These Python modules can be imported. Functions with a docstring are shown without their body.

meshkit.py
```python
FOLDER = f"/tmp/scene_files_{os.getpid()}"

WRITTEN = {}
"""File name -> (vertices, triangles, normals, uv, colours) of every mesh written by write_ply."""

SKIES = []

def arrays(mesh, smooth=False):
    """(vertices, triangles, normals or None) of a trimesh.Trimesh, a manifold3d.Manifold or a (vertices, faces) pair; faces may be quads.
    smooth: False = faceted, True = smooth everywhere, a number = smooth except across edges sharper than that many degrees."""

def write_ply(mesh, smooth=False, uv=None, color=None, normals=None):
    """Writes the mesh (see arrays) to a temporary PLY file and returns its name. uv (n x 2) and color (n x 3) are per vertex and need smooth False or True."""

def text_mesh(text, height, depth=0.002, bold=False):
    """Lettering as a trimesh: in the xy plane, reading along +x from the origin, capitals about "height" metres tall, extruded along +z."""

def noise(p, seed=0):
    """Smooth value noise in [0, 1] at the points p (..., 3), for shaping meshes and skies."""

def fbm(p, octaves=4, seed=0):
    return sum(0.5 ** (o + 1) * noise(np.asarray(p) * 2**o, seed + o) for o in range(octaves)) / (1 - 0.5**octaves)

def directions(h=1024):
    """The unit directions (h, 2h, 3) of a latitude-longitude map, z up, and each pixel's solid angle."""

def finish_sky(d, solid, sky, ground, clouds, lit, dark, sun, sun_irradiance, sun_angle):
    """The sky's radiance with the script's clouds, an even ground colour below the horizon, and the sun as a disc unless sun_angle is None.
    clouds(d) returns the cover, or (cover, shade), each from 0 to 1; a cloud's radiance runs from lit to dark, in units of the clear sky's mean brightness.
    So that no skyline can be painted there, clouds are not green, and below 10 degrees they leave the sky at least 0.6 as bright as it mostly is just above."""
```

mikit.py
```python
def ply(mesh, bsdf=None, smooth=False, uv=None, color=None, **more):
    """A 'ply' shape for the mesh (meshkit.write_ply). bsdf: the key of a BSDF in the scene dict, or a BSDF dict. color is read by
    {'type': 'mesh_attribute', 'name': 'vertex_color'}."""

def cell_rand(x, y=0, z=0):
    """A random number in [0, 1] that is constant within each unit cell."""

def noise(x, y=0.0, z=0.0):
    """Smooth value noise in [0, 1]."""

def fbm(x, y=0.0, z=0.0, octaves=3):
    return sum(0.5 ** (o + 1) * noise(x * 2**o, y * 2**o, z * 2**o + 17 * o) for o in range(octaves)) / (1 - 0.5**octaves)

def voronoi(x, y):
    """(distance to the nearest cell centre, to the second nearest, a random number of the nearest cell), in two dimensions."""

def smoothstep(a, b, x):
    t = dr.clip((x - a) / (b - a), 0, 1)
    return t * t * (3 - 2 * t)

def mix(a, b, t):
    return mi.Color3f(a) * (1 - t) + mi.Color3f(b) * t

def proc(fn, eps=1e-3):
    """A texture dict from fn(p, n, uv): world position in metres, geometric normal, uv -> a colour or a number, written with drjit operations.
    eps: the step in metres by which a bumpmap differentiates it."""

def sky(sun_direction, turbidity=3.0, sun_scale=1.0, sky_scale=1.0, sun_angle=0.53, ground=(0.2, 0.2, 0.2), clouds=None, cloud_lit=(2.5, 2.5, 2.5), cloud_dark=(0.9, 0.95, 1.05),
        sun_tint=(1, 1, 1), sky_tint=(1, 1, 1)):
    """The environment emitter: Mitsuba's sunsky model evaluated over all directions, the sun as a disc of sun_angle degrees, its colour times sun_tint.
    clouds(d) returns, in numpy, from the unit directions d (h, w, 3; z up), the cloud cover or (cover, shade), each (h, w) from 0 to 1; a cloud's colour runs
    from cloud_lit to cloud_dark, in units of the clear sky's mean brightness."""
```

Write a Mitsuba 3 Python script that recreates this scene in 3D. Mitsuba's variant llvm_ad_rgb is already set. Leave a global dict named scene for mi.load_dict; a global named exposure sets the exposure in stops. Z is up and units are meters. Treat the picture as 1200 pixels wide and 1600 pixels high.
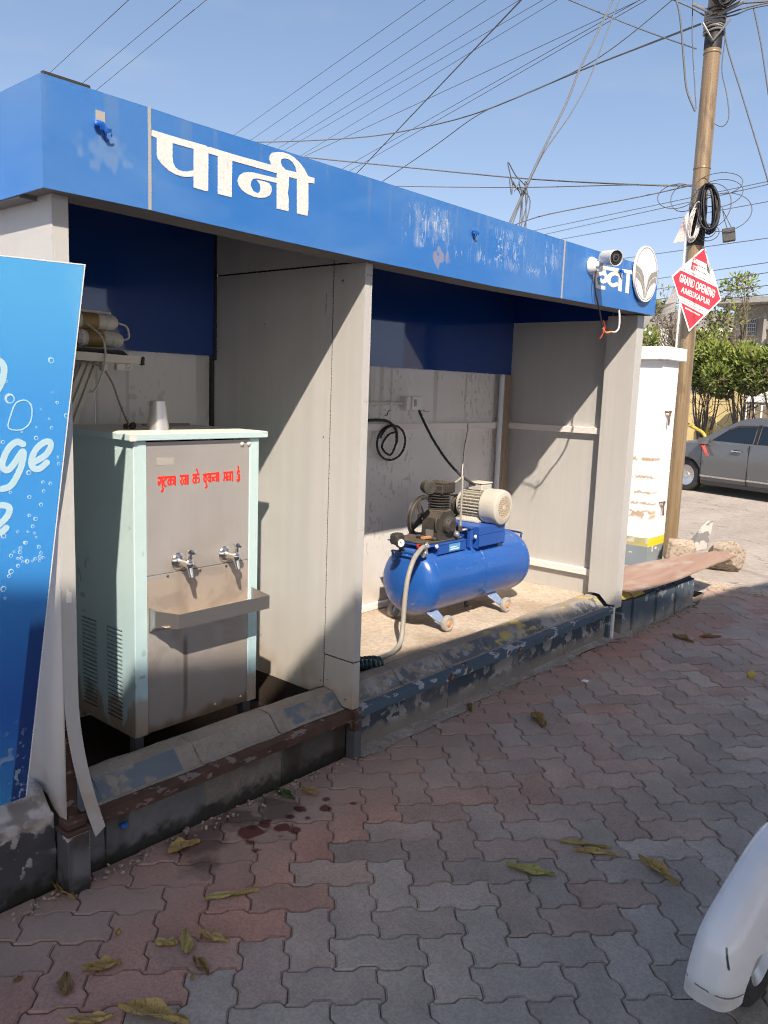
import math, random
import numpy as np, trimesh, drjit as dr, mitsuba as mi, mikit, meshkit
import manifold3d as m3
from shapely.geometry import Polygon, LineString, Point, MultiPolygon, box as sbox
from shapely.ops import unary_union
from shapely import affinity
from mikit import noise, fbm, cell_rand, smoothstep, mix, voronoi
T = mi.ScalarTransform4f
scene, labels = {}, {}
rng = random.Random(7)
nrng = np.random.default_rng(7)

# ---------------------------------------------------------------- camera, sky, exposure
YAW, PITCH, ROLL = 0.863989, -0.148766, 0.035844
CAM = np.array([-1.0667, -2.0737, 1.5])
_fw = np.array([math.sin(YAW) * math.cos(PITCH), math.cos(YAW) * math.cos(PITCH), math.sin(PITCH)])
_r0 = np.array([math.cos(YAW), -math.sin(YAW), 0.0])
_u0 = np.cross(_r0, _fw)
_up = -math.sin(ROLL) * _r0 + math.cos(ROLL) * _u0
scene['camera'] = {'type': 'perspective', 'fov': 2 * math.degrees(math.atan(600 / 1283.6)), 'fov_axis': 'x',
                   'near_clip': 0.05, 'far_clip': 3000.0,
                   'to_world': T().look_at(origin=CAM.tolist(), target=(CAM + _fw).tolist(), up=_up.tolist())}
exposure = 2.08
SUN = (-0.492, -0.529, 0.691)


def wisps(d):
    az = np.arctan2(d[..., 0], d[..., 1])
    p = np.stack([az * 9, d[..., 2] * 34, np.zeros_like(az)], -1)
    f = meshkit.fbm(p, 4, 3)
    return np.clip((f - 0.56) * 2.2, 0, 1) * 0.14, np.zeros_like(f)


scene['sky'] = mikit.sky(SUN, turbidity=4.0, sun_scale=1.2, sky_scale=1.2, sun_tint=(.94, 1.0, 1.12), clouds=wisps, cloud_lit=(1.5, 1.5, 1.52), sky_tint=(1.14, 1.0, .94))

# ---------------------------------------------------------------- helpers
def cat(*ms):
    ms = [m for m in ms if m is not None]
    return trimesh.util.concatenate(ms)


def hull(pts):
    return trimesh.Trimesh(*(lambda h: (h.vertices, h.faces))(trimesh.convex.convex_hull(np.asarray(pts, float))), process=False)


def box(x0, x1, y0, y1, z0, z1, b=0.0):
    if b <= 0:
        m = trimesh.creation.box(extents=(x1 - x0, y1 - y0, z1 - z0))
        m.apply_translation(((x0 + x1) / 2, (y0 + y1) / 2, (z0 + z1) / 2))
        return m
    b = min(b, (x1 - x0) * .45, (y1 - y0) * .45, (z1 - z0) * .45)
    pts = []
    for sx, X in ((1, x0), (-1, x1)):
        for sy, Y in ((1, y0), (-1, y1)):
            for sz, Z in ((1, z0), (-1, z1)):
                pts += [(X + sx * b, Y + sy * b, Z), (X + sx * b, Y, Z + sz * b), (X, Y + sy * b, Z + sz * b)]
    return hull(pts)


def spline(pts, n=8, closed=False):
    p = np.asarray(pts, float)
    out = []
    N = len(p)
    for i in range(N if closed else N - 1):
        if closed:
            a, b, c, d = p[(i - 1) % N], p[i], p[(i + 1) % N], p[(i + 2) % N]
        else:
            b, c = p[i], p[i + 1]
            a = p[i - 1] if i else 2 * b - c
            d = p[i + 2] if i + 2 < N else 2 * c - b
        for k in range(n):
            t = k / n
            out.append(.5 * (2 * b + (c - a) * t + (2 * a - 5 * b + 4 * c - d) * t * t + (3 * b - a - 3 * c + d) * t ** 3))
    if not closed:
        out.append(p[-1])
    return np.array(out)


def tube(pts, r, n=8, closed=False):
    p = np.asarray(pts, float)
    N = len(p)
    r = np.broadcast_to(np.asarray(r, float), (N,))
    if closed:
        t = np.roll(p, -1, 0) - np.roll(p, 1, 0)
    else:
        t = np.gradient(p, axis=0)
    t = t / (np.linalg.norm(t, axis=1, keepdims=True) + 1e-12)
    a = np.cross(t[0], (0, 0, 1) if abs(t[0][2]) < .9 else (1, 0, 0))
    a /= np.linalg.norm(a)
    A = []
    for i in range(N):
        a = a - t[i] * (a @ t[i])
        a = a / (np.linalg.norm(a) + 1e-12)
        A.append(a)
    A = np.array(A)
    B = np.cross(t, A)
    ang = np.arange(n) * 2 * np.pi / n
    v = p[:, None] + r[:, None, None] * (np.cos(ang)[None, :, None] * A[:, None] + np.sin(ang)[None, :, None] * B[:, None])
    v = v.reshape(-1, 3)
    f = []
    for i in range(N if closed else N - 1):
        j = (i + 1) % N
        for k in range(n):
            k2 = (k + 1) % n
            f += [(i * n + k, i * n + k2, j * n + k2), (i * n + k, j * n + k2, j * n + k)]
    if not closed:
        v = np.vstack([v, p[0], p[-1]])
        c0, c1 = N * n, N * n + 1
        for k in range(n):
            k2 = (k + 1) % n
            f += [(c0, k2, k), (c1, (N - 1) * n + k, (N - 1) * n + k2)]
    return trimesh.Trimesh(v, np.array(f), process=False)


def cyl(p0, p1, r, n=20, r1=None):
    p0, p1 = np.asarray(p0, float), np.asarray(p1, float)
    return tube([p0, p1], [r, r if r1 is None else r1], n)


def lathe(profile, origin=(0, 0, 0), axis=(0, 0, 1), n=32):
    """profile: (radius, height) pairs along the axis"""
    ax = np.asarray(axis, float) / np.linalg.norm(axis)
    a = np.cross(ax, (0, 0, 1) if abs(ax[2]) < .9 else (1, 0, 0))
    a /= np.linalg.norm(a)
    b = np.cross(ax, a)
    ang = np.arange(n) * 2 * np.pi / n
    ring = np.cos(ang)[:, None] * a + np.sin(ang)[:, None] * b
    v, f = [], []
    for r, h in profile:
        v.append(np.asarray(origin) + ax * h + ring * max(r, 1e-5))
    v = np.vstack(v)
    for i in range(len(profile) - 1):
        for k in range(n):
            k2 = (k + 1) % n
            f += [(i * n + k, i * n + k2, (i + 1) * n + k2), (i * n + k, (i + 1) * n + k2, (i + 1) * n + k)]
    return trimesh.Trimesh(v, np.array(f), process=False)


def extr(poly, t):
    gs = [g for g in getattr(poly, 'geoms', [poly]) if isinstance(g, Polygon) and g.area > 1e-9]
    return cat(*[trimesh.creation.extrude_polygon(g, t, engine='earcut') for g in gs])


def frame(mesh, o, ex, ey, ez):
    """local x, y, z -> world axes"""
    M4 = np.eye(4)
    M4[:3, 0], M4[:3, 1], M4[:3, 2], M4[:3, 3] = ex, ey, ez, o
    m = mesh.copy()
    m.apply_transform(M4)
    return m


def xz(poly, y0, y1):
    """a shape drawn in world x, z, standing between the planes y0 < y1"""
    return frame(extr(poly, y1 - y0), (0, y1, 0), (1, 0, 0), (0, 0, 1), (0, -1, 0))


def yz(poly, x0, x1):
    return frame(extr(poly, x1 - x0), (x0, 0, 0), (0, 1, 0), (0, 0, 1), (1, 0, 0))


def P(*pts):
    return Polygon(pts)


def stroke(pts, w, smooth=True):
    q = spline([(x, y, 0) for x, y in pts], 5)[:, :2] if smooth and len(pts) > 2 else pts
    return LineString(q).buffer(w / 2, quad_segs=3, cap_style=2)


def jitter(mesh, amp, freq, seed=0):
    m = mesh.copy()
    v = m.vertices
    d = np.stack([meshkit.fbm(v * freq, 3, seed + k) - .5 for k in range(3)], -1)
    m.vertices = v + d * amp
    return m


def sub(mesh, edge):
    v, f = trimesh.remesh.subdivide_to_size(mesh.vertices, mesh.faces, edge)
    m = trimesh.Trimesh(v, f, process=True)
    m.merge_vertices()
    return m


def key_for(base):
    if base not in scene and base not in labels:
        return base
    i = 1
    while f'{base}_{i:03d}' in scene or f'{base}_{i:03d}' in labels:
        i += 1
    return f'{base}_{i:03d}'


def thing(name, label, category, group=None, kind=None):
    k = key_for(name)
    labels[k] = {'label': label, 'category': category}
    if group:
        labels[k]['group'] = group
    if kind:
        labels[k]['kind'] = kind
    return k


def part(parent, name, mesh, bsdf, smooth=False, label=None, uv=None, kind=None):
    k = key_for(parent + '__' + name)
    scene[k] = mikit.ply(mesh, bsdf, smooth=smooth, uv=uv)
    if label or kind:
        labels[k] = {}
        if label:
            labels[k]['label'] = label
        if kind:
            labels[k]['kind'] = kind
    return k


def solo(name, mesh, bsdf, label, category, smooth=False, group=None, kind=None, uv=None):
    k = thing(name, label, category, group, kind)
    scene[k] = mikit.ply(mesh, bsdf, smooth=smooth, uv=uv)
    return k


def struct(name, mesh, bsdf, smooth=False, label=None):
    k = key_for(name)
    scene[k] = mikit.ply(mesh, bsdf, smooth=smooth)
    labels[k] = {'kind': 'structure'}
    if label:
        labels[k]['label'] = label
    return k


# ---------------------------------------------------------------- materials
def rgb(c):
    return {'type': 'rgb', 'value': list(map(float, c))}


def mat(name, color, rough=.6, metal=0.0, spec=.5, bump=None, coat=0.0, scale=1.0, eps=1e-3):
    """color: a tuple or fn(p, n, uv) -> Color3f"""
    tex = mikit.proc(color) if callable(color) else rgb(color)
    rt = mikit.proc(rough) if callable(rough) else float(rough)
    d = {'type': 'principled', 'base_color': tex, 'roughness': rt, 'metallic': float(metal), 'specular': float(spec)}
    if coat:
        d['clearcoat'], d['clearcoat_gloss'] = float(coat), .9
    if bump is not None:
        d = {'type': 'bumpmap', 'arbitrary': mikit.proc(bump, eps), 'scale': float(scale), 'bsdf': d}
    scene[name] = {'type': 'twosided', 'bsdf': d}
    return name


def C3(*c):
    return mi.Color3f(*c)


def col_paver(p, n, uv):
    cls, seed = uv.x, uv.y
    grey = mix((.295, .270, .240), (.375, .345, .308), seed)
    red = mix((.40, .198, .155), (.43, .25, .195), seed)
    c = mix(grey, red, cls)
    mott = fbm(p.x * 5 + seed * 31, p.y * 5, 0, 4)
    c = c * (.72 + .52 * mott)
    grain = noise(p.x * 420, p.y * 420, 3)
    speck = smoothstep(.72, .95, grain) * smoothstep(.25, .9, noise(p.x * 60, p.y * 60, 9))
    c = mix(c, (.36, .31, .29), speck * .42)
    c = c * (.84 + .32 * noise(p.x * 190, p.y * 190, 5))
    # pale dust and cement smear close to the plinth and towards the road
    dust = smoothstep(.30, .02, dr.abs(p.y + .02) - .10 * fbm(p.x * 3, p.y * 3, 4)) * fbm(p.x * 2.3, p.y * 2.3, 8)
    dust = dust + smoothstep(3.6, 6.0, p.x) * .55 * fbm(p.x * 1.7, p.y * 3, 2)
    c = mix(c, (.31, .27, .235), dr.clip(dust * .8, 0, .85))
    # betel juice stains on the stones below the cooler
    w = fbm(p.x * 16, p.y * 16, 1, 4) - .5
    st = mi.Float(0)
    for (a, b, r) in ((.632, -.076, .05), (.70, -.07, .028), (.735, -.125, .022), (.80, -.10, .017), (.856, -.09, .02), (.912, -.15, .016),
                      (.576, -.17, .012), (.69, -.17, .012), (.83, -.15, .011), (.75, -.17, .010), (.98, -.10, .014), (.60, -.125, .02), (1.02, -.19, .012)):
        d = dr.sqrt(dr.square(p.x - a) + dr.square(p.y - b))
        st = dr.maximum(st, smoothstep(r + .006, r - .006, d + w * .05))
    c = mix(c, (.095, .012, .010), st * .86)
    # dried wash of water and dirt below the plinth
    wt = mi.Float(0)
    for (a, b, r) in ((.80, -.03, .085), (.47, .0, .10), (.66, .01, .09), (.40, -.11, .05)):
        d = dr.sqrt(dr.square(p.x - a) + dr.square(p.y - b))
        wt = dr.maximum(wt, smoothstep(r + .03, r - .04, d + w * .12))
    return c * (1 - .58 * wt)


def bump_paver(p, n, uv):
    return noise(p.x * 420, p.y * 420, 3) * .5 + noise(p.x * 160, p.y * 160, 2) * .6


def col_sand(p, n, uv):
    f = fbm(p.x * 3, p.y * 3, 0, 4)
    return mix((.10, .085, .07), (.21, .18, .15), f)


def col_road(p, n, uv):
    f = fbm(p.x * .5, p.y * .5, 0, 5)
    g = noise(p.x * 24, p.y * 24, 2)
    c = mix((.235, .21, .19), (.325, .295, .265), f)
    tr = fbm(p.x * .35 + 3, p.y * 2.6, 5, 3)
    c = c * (.82 + .3 * tr)
    cr = dr.abs(fbm(p.x * 1.3, p.y * .9, 7, 4) - .5)
    c = c * (1 - .45 * smoothstep(.008, .002, cr))
    return c * (.88 + .24 * g)


def bump_road(p, n, uv):
    return fbm(p.x * 20, p.y * 20, 0, 4)


def col_fascia(p, n, uv):
    c = C3(.030, .162, .50)
    haze = fbm(p.x * 1.7 + p.y, p.z * 4, p.y * 2, 4)
    wipe = fbm(p.x * 2.2, p.z * 9 + dr.sin(p.x * 3) * .9, 3, 4)
    c = mix(c, (.10, .24, .54), smoothstep(.40, .80, haze) * .5 + smoothstep(.5, .8, wipe) * .3)
    # pale flakes of glue where older lettering was scraped off
    sx = smoothstep(1.36, 1.5, p.x) * smoothstep(2.68, 2.5, p.x)
    sz = smoothstep(2.03, 2.07, p.z) * smoothstep(2.225, 2.19, p.z)
    rows = smoothstep(.40, .58, noise(p.x * 9.5, p.z * 7, 1))
    fl = smoothstep(.66, .80, noise(p.x * 190, p.z * 90, 2)) * smoothstep(.40, .70, noise(p.x * 60, p.z * 9, 6))
    fl = dr.maximum(fl, smoothstep(.78, .86, noise(p.x * 230, p.z * 14, 12)) * .8)
    ghost = smoothstep(.50, .78, fbm(p.x * 24, p.z * 15, 4, 4)) * .30
    front = dr.select(n.y < -.5, mi.Float(1), mi.Float(0))
    c = mix(c, (.50, .56, .64), dr.clip((fl * .6 + ghost * .8) * rows * sx * sz * front, 0, 1))
    pt = smoothstep(.04, .02, dr.sqrt(dr.square((p.x - 1.655) * .8) + dr.square(p.z - 2.035)) + (noise(p.x * 50, p.z * 50, 2) - .5) * .05)
    c = mix(c, (.36, .30, .27), pt * .5 * front)
    gl = smoothstep(.05, .02, dr.sqrt(dr.square((p.x - .165) * .6) + dr.square((p.z - 2.09) * .9)) + (noise(p.x * 60, p.z * 40, 2) - .5) * .05)
    c = mix(c, (.26, .36, .50), gl * .3 * front)
    drip = smoothstep(.58, .82, noise(p.x * 45, p.z * 1.2, 5)) * smoothstep(2.0, 2.25, p.z)
    return mix(c, (.18, .26, .38), drip * .25)


def rough_fascia(p, n, uv):
    return .30 + .18 * fbm(p.x * 3, p.z * 8, p.y * 3, 3)


def col_clad(p, n, uv):
    c = C3(.485, .48, .47)
    st = fbm(p.x * 4 + p.y * 6, p.z * 1.1, p.y * 5, 4)
    c = c * (.90 + .20 * st)
    v = noise((p.x + p.y) * 60, p.z * .8, 2)
    c = c * (.98 + .04 * v)
    low = smoothstep(.75, .22, p.z + .28 * (fbm(p.y * 9 + p.x * 9, p.z * 6, 3) - .5))
    c = mix(c, (.42, .375, .32), low * (.22 + .3 * smoothstep(2.2, 1.6, p.x)))
    rust = smoothstep(.44, .24, p.z + .20 * (fbm(p.y * 20 + p.x * 20, p.z * 9, 8) - .5)) * smoothstep(.35, .7, fbm(p.y * 12 + p.x * 7, p.z * 8, 1))
    c = mix(c, (.36, .255, .16), rust * .7 * smoothstep(2.2, 1.6, p.x))
    sp = smoothstep(.80, .88, noise(p.y * 40 + p.x * 40, p.z * 40, 4)) * smoothstep(.6, .75, noise(p.y * 6 + p.x * 6, p.z * 6, 9))
    return mix(c, (.30, .28, .26), sp * .0)


def col_back(p, n, uv):
    c = mix((.64, .625, .61), (.75, .735, .72), fbm(p.x * 3, p.z * 2.2, p.y * 3, 4))
    drip = smoothstep(.60, .86, noise(p.x * 42 + p.y * 42, p.z * 2.0, 2)) * smoothstep(1.0, 1.6, p.z)
    c = mix(c, (.30, .255, .21), drip * .42)
    sp = smoothstep(.70, .80, noise(p.x * 75, p.z * 42, 3)) * smoothstep(.55, .75, noise(p.x * 7, p.z * 5, 1))
    c = mix(c, (.30, .265, .24), sp * .35)
    low = smoothstep(.62, .24, p.z + .3 * (fbm(p.x * 6, p.z * 5, 2) - .5))
    return mix(c, (.42, .32, .24), low * .5)


def seg(x, a, b):
    return smoothstep(a - .004, a + .004, x) * smoothstep(b + .004, b - .004, x)


def col_kerb(p, n, uv):
    f = fbm(p.x * 6, p.z * 7, p.y * 7, 5)
    g = fbm(p.x * 24 + 9, p.z * 26, p.y * 26, 5)
    conc = mix((.175, .155, .14), (.33, .29, .25), fbm(p.x * 12, p.y * 12 + 3, p.z * 12, 4))
    conc = conc * (.85 + .3 * noise(p.x * 120, p.y * 120, p.z * 120))
    front = dr.select(n.y < -.85, mi.Float(1), mi.Float(0))
    top = dr.select(n.z > .88, mi.Float(1), mi.Float(0))
    right = smoothstep(1.28, 1.32, p.x)
    # every stone had its own coat: blue, slate or hardly any paint left
    blue = mix((.105, .135, .17), (.155, .185, .215), f)
    navy = mix((.050, .064, .088), (.075, .092, .118), f)
    slate = mix((.11, .113, .122), (.165, .162, .162), f)
    black = mix((.045, .042, .039), (.105, .092, .080), g)
    st_blue = seg(p.x, .12, .50) + seg(p.x, 1.00, 1.29)
    cham = mix(conc, blue, dr.clip(st_blue, 0, 1) * smoothstep(.62, .50, g * .6 + f * .4 + top * .25))
    outer = smoothstep(.262, .222, p.z)
    paint_r = smoothstep(.55, .45, g * .55 + f * .45 + top * .3 + .06 - .09 * outer)
    cham_r = mix(conc, mix(navy * 1.25, blue, smoothstep(.4, .6, f)), paint_r)
    fl = smoothstep(.52, .57, fbm(p.x * 30, p.z * 30 + 7, p.y * 30, 5) * .7 + f * .3)
    cham_r = mix(cham_r, (.40, .43, .46), fl * .6 * (1 - top) * (.25 + .75 * outer))
    cham_r = mix(cham_r, conc * .9, .22)
    yel = smoothstep(.60, .64, fbm(p.x * 11, p.y * 26, p.z * 26, 4)) * smoothstep(2.3, 2.4, p.x)
    cham_r = mix(cham_r, (.42, .34, .09), yel * .8 * smoothstep(.215, .23, p.z))
    cham = mix(cham, cham_r, right)
    # front faces
    fr = mix(slate * (.8 + .5 * g), conc * .75, seg(p.x, .575, .93))
    fr = mix(fr, black, seg(p.x, .93, 1.29) * .85)
    worn = smoothstep(.50, .60, g * .5 + f * .5)
    frr = mix(navy, mix(conc * .8, blue, .4), (seg(p.x, 1.655, 1.985) + seg(p.x, 2.36, 2.74)) * (.35 + .65 * worn))
    peel = smoothstep(.53, .565, fbm(p.x * 17, p.z * 17 + 3, 4, 5) * .75 + f * .25)
    low = smoothstep(.16, .04, p.z)
    frr = mix(frr, mix((.44, .45, .45), conc, .35), peel * (.35 + .65 * low))
    frr = mix(frr, conc * .85, smoothstep(.52, .66, g * .5 + low * .42) * .8)
    fr = mix(fr, frr, right)
    # rust and soot running down from the steel angle
    run = smoothstep(.45, .75, fbm(p.x * 13, p.z * 3, 11, 4) + .25 * smoothstep(.10, .2, p.z)) * (1 - right)
    fr = mix(fr, (.045, .032, .026), run * .75)
    c = mix(cham, fr, front)
    left = smoothstep(.06, .03, p.x)
    edge = p.z + (g - .5) * .16 + (f - .5) * .14
    lc = mix(mix((.055, .056, .064), (.088, .086, .09), f), mix((.24, .21, .19), (.50, .465, .44), smoothstep(.38, .6, fbm(p.x * 22, p.y * 22, p.z * 22, 5))), smoothstep(.190, .205, edge))
    lc = mix(lc, (.40, .38, .36), smoothstep(.60, .64, g) * smoothstep(.55, .45, f) * .8)
    c = mix(c, lc, left)
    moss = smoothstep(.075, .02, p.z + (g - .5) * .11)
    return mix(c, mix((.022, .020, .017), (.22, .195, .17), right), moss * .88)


def bump_kerb(p, n, uv):
    return fbm(p.x * 30, p.y * 30, p.z * 30, 4)


def col_rust(p, n, uv):
    f = fbm(p.x * 22, p.y * 22, p.z * 22, 4)
    c = mix((.040, .028, .024), (.115, .062, .044), f)
    pale = smoothstep(.60, .68, fbm(p.x * 30 + 3, p.y * 30, p.z * 50, 4))
    c = mix(c, (.25, .21, .20), pale * .7)
    bl = smoothstep(1.28, 1.36, p.x)
    pb = mix((.075, .115, .155), (.36, .38, .42), smoothstep(.60, .66, f * .6 + .4 * noise(p.x * 18, p.z * 30, 3)))
    c = mix(c, pb, bl * smoothstep(.70, .62, f))
    return c


def col_floor(p, n, uv):
    f = fbm(p.x * 4, p.y * 4, 0, 5)
    c = mix((.34, .285, .23), (.46, .395, .325), f)
    st = smoothstep(.52, .74, fbm(p.x * 2.5 + 7, p.y * 3, 3, 4))
    c = mix(c, (.27, .205, .145), st * .55)
    return c * (.85 + .3 * noise(p.x * 70, p.y * 70, 1))


def col_mint(p, n, uv):
    c = C3(.51, .665, .675) * (.93 + .14 * fbm(p.x * 5, p.y * 5, p.z * 3, 3))
    g = fbm(p.x * 26, p.y * 26, p.z * 9, 4)
    low = smoothstep(.56, .25, p.z)
    bl = smoothstep(.95, .45, p.z)
    c = mix(c, (.30, .47, .55), bl * .55)
    c = mix(c, (.26, .165, .10), smoothstep(.52, .66, g * .6 + low * .42) * (.25 + .75 * low) * .85)
    ch = smoothstep(.70, .80, noise(p.x * 60, p.y * 60, p.z * 34)) * smoothstep(.55, .7, fbm(p.x * 7, p.y * 7, p.z * 4, 3))
    return mix(c, (.22, .17, .13), ch * .55)


def col_steel(p, n, uv):
    f = fbm(p.x * 5, p.z * 3, 1, 4)
    c = mix((.38, .36, .35), (.49, .465, .45), f)
    c = c * (.985 + .03 * noise(p.x * 260, p.z * 2.0, 1))
    sm = smoothstep(.42, .7, fbm(p.x * 9, p.z * 7 + 5, 4, 4)) * smoothstep(1.05, .85, p.z)
    c = mix(c, (.34, .26, .20), sm * .30)
    mid = smoothstep(.825, .80, p.z) * smoothstep(.60, .66, p.z)
    c = mix(c, (.52, .43, .345), mid * .6)
    low = smoothstep(.62, .3, p.z)
    c = mix(c, (.25, .225, .205), low * .75)
    rl = smoothstep(.014, .004, dr.abs(p.x - .672 - .016 * (p.z - .4) - .012 * (noise(p.z * 9, 1, 2) - .5))) * smoothstep(.60, .55, p.z)
    c = mix(c, (.12, .09, .07), rl * .7)
    wet = mi.Float(0)
    for xt in (.655, .868):
        wet = dr.maximum(wet, smoothstep(.05, .01, dr.abs(p.x - xt - .03 * (noise(p.z * 11, xt * 9, 2) - .5))) * smoothstep(.86, .82, p.z) * smoothstep(.66, .72, p.z))
    c = mix(c, (.30, .24, .19), wet * .55 * fbm(p.x * 40, p.z * 9, 3, 3))
    blot = smoothstep(.52, .72, fbm(p.x * 11 + 4, p.z * 11, 8, 4)) * smoothstep(.95, .75, p.z)
    c = mix(c, (.27, .235, .205), blot * .45)
    edge = smoothstep(.30, .262, p.z + .035 * (fbm(p.x * 14, p.z * 9, 7) - .5) * 2)
    return mix(c, (.15, .095, .055), edge * .85)


def rough_steel(p, n, uv):
    return .34 + .25 * fbm(p.x * 7, p.z * 7, 3, 3)


def col_tank(p, n, uv):
    c = C3(.014, .088, .35) * (.92 + .2 * fbm(p.x * 4, p.y * 4, p.z * 4, 3))
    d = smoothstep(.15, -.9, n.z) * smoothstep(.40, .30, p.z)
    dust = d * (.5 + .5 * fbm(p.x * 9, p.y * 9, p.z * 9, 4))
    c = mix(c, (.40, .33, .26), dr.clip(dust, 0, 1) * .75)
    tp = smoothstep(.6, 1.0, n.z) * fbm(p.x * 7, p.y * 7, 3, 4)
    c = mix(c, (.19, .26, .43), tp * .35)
    sc = smoothstep(.80, .86, noise(p.x * 70, p.y * 70, p.z * 130)) * smoothstep(.6, .75, noise(p.x * 7, p.y * 7, p.z * 9))
    return mix(c, (.40, .46, .56), sc * .22)


def col_motor(p, n, uv):
    f = fbm(p.x * 14, p.y * 14, p.z * 14, 4)
    c = mix((.55, .545, .505), (.47, .44, .38), f)
    tp = smoothstep(.2, .9, n.z) * smoothstep(.35, .7, fbm(p.x * 9, p.y * 9, 3, 3))
    return mix(c, (.42, .30, .19), tp * .5)


def col_iron(p, n, uv):
    f = fbm(p.x * 24, p.y * 24, p.z * 24, 4)
    c = mix((.022, .021, .020), (.072, .064, .056), f)
    tp = smoothstep(.2, .95, n.z)
    return mix(c, (.16, .13, .10), tp * f * .7)


def col_pole(p, n, uv):
    a = dr.atan2(p.y - .99, p.x - 6.895)
    s = fbm(a * 2.6, p.z * .55, 2, 4)
    c = mix((.255, .175, .100), (.33, .245, .150), smoothstep(.3, .7, s))
    k = noise(a * 7, p.z * 1.3, 6)
    c = mix(c, (.38, .30, .20), smoothstep(.58, .8, k) * .3)
    dk = smoothstep(.62, .72, fbm(a * 4, p.z * 5, 9, 4))
    c = mix(c, (.15, .095, .06), dk * .5)
    return c * (.95 + .1 * noise(a * 12, p.z * 3, 4))


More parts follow.
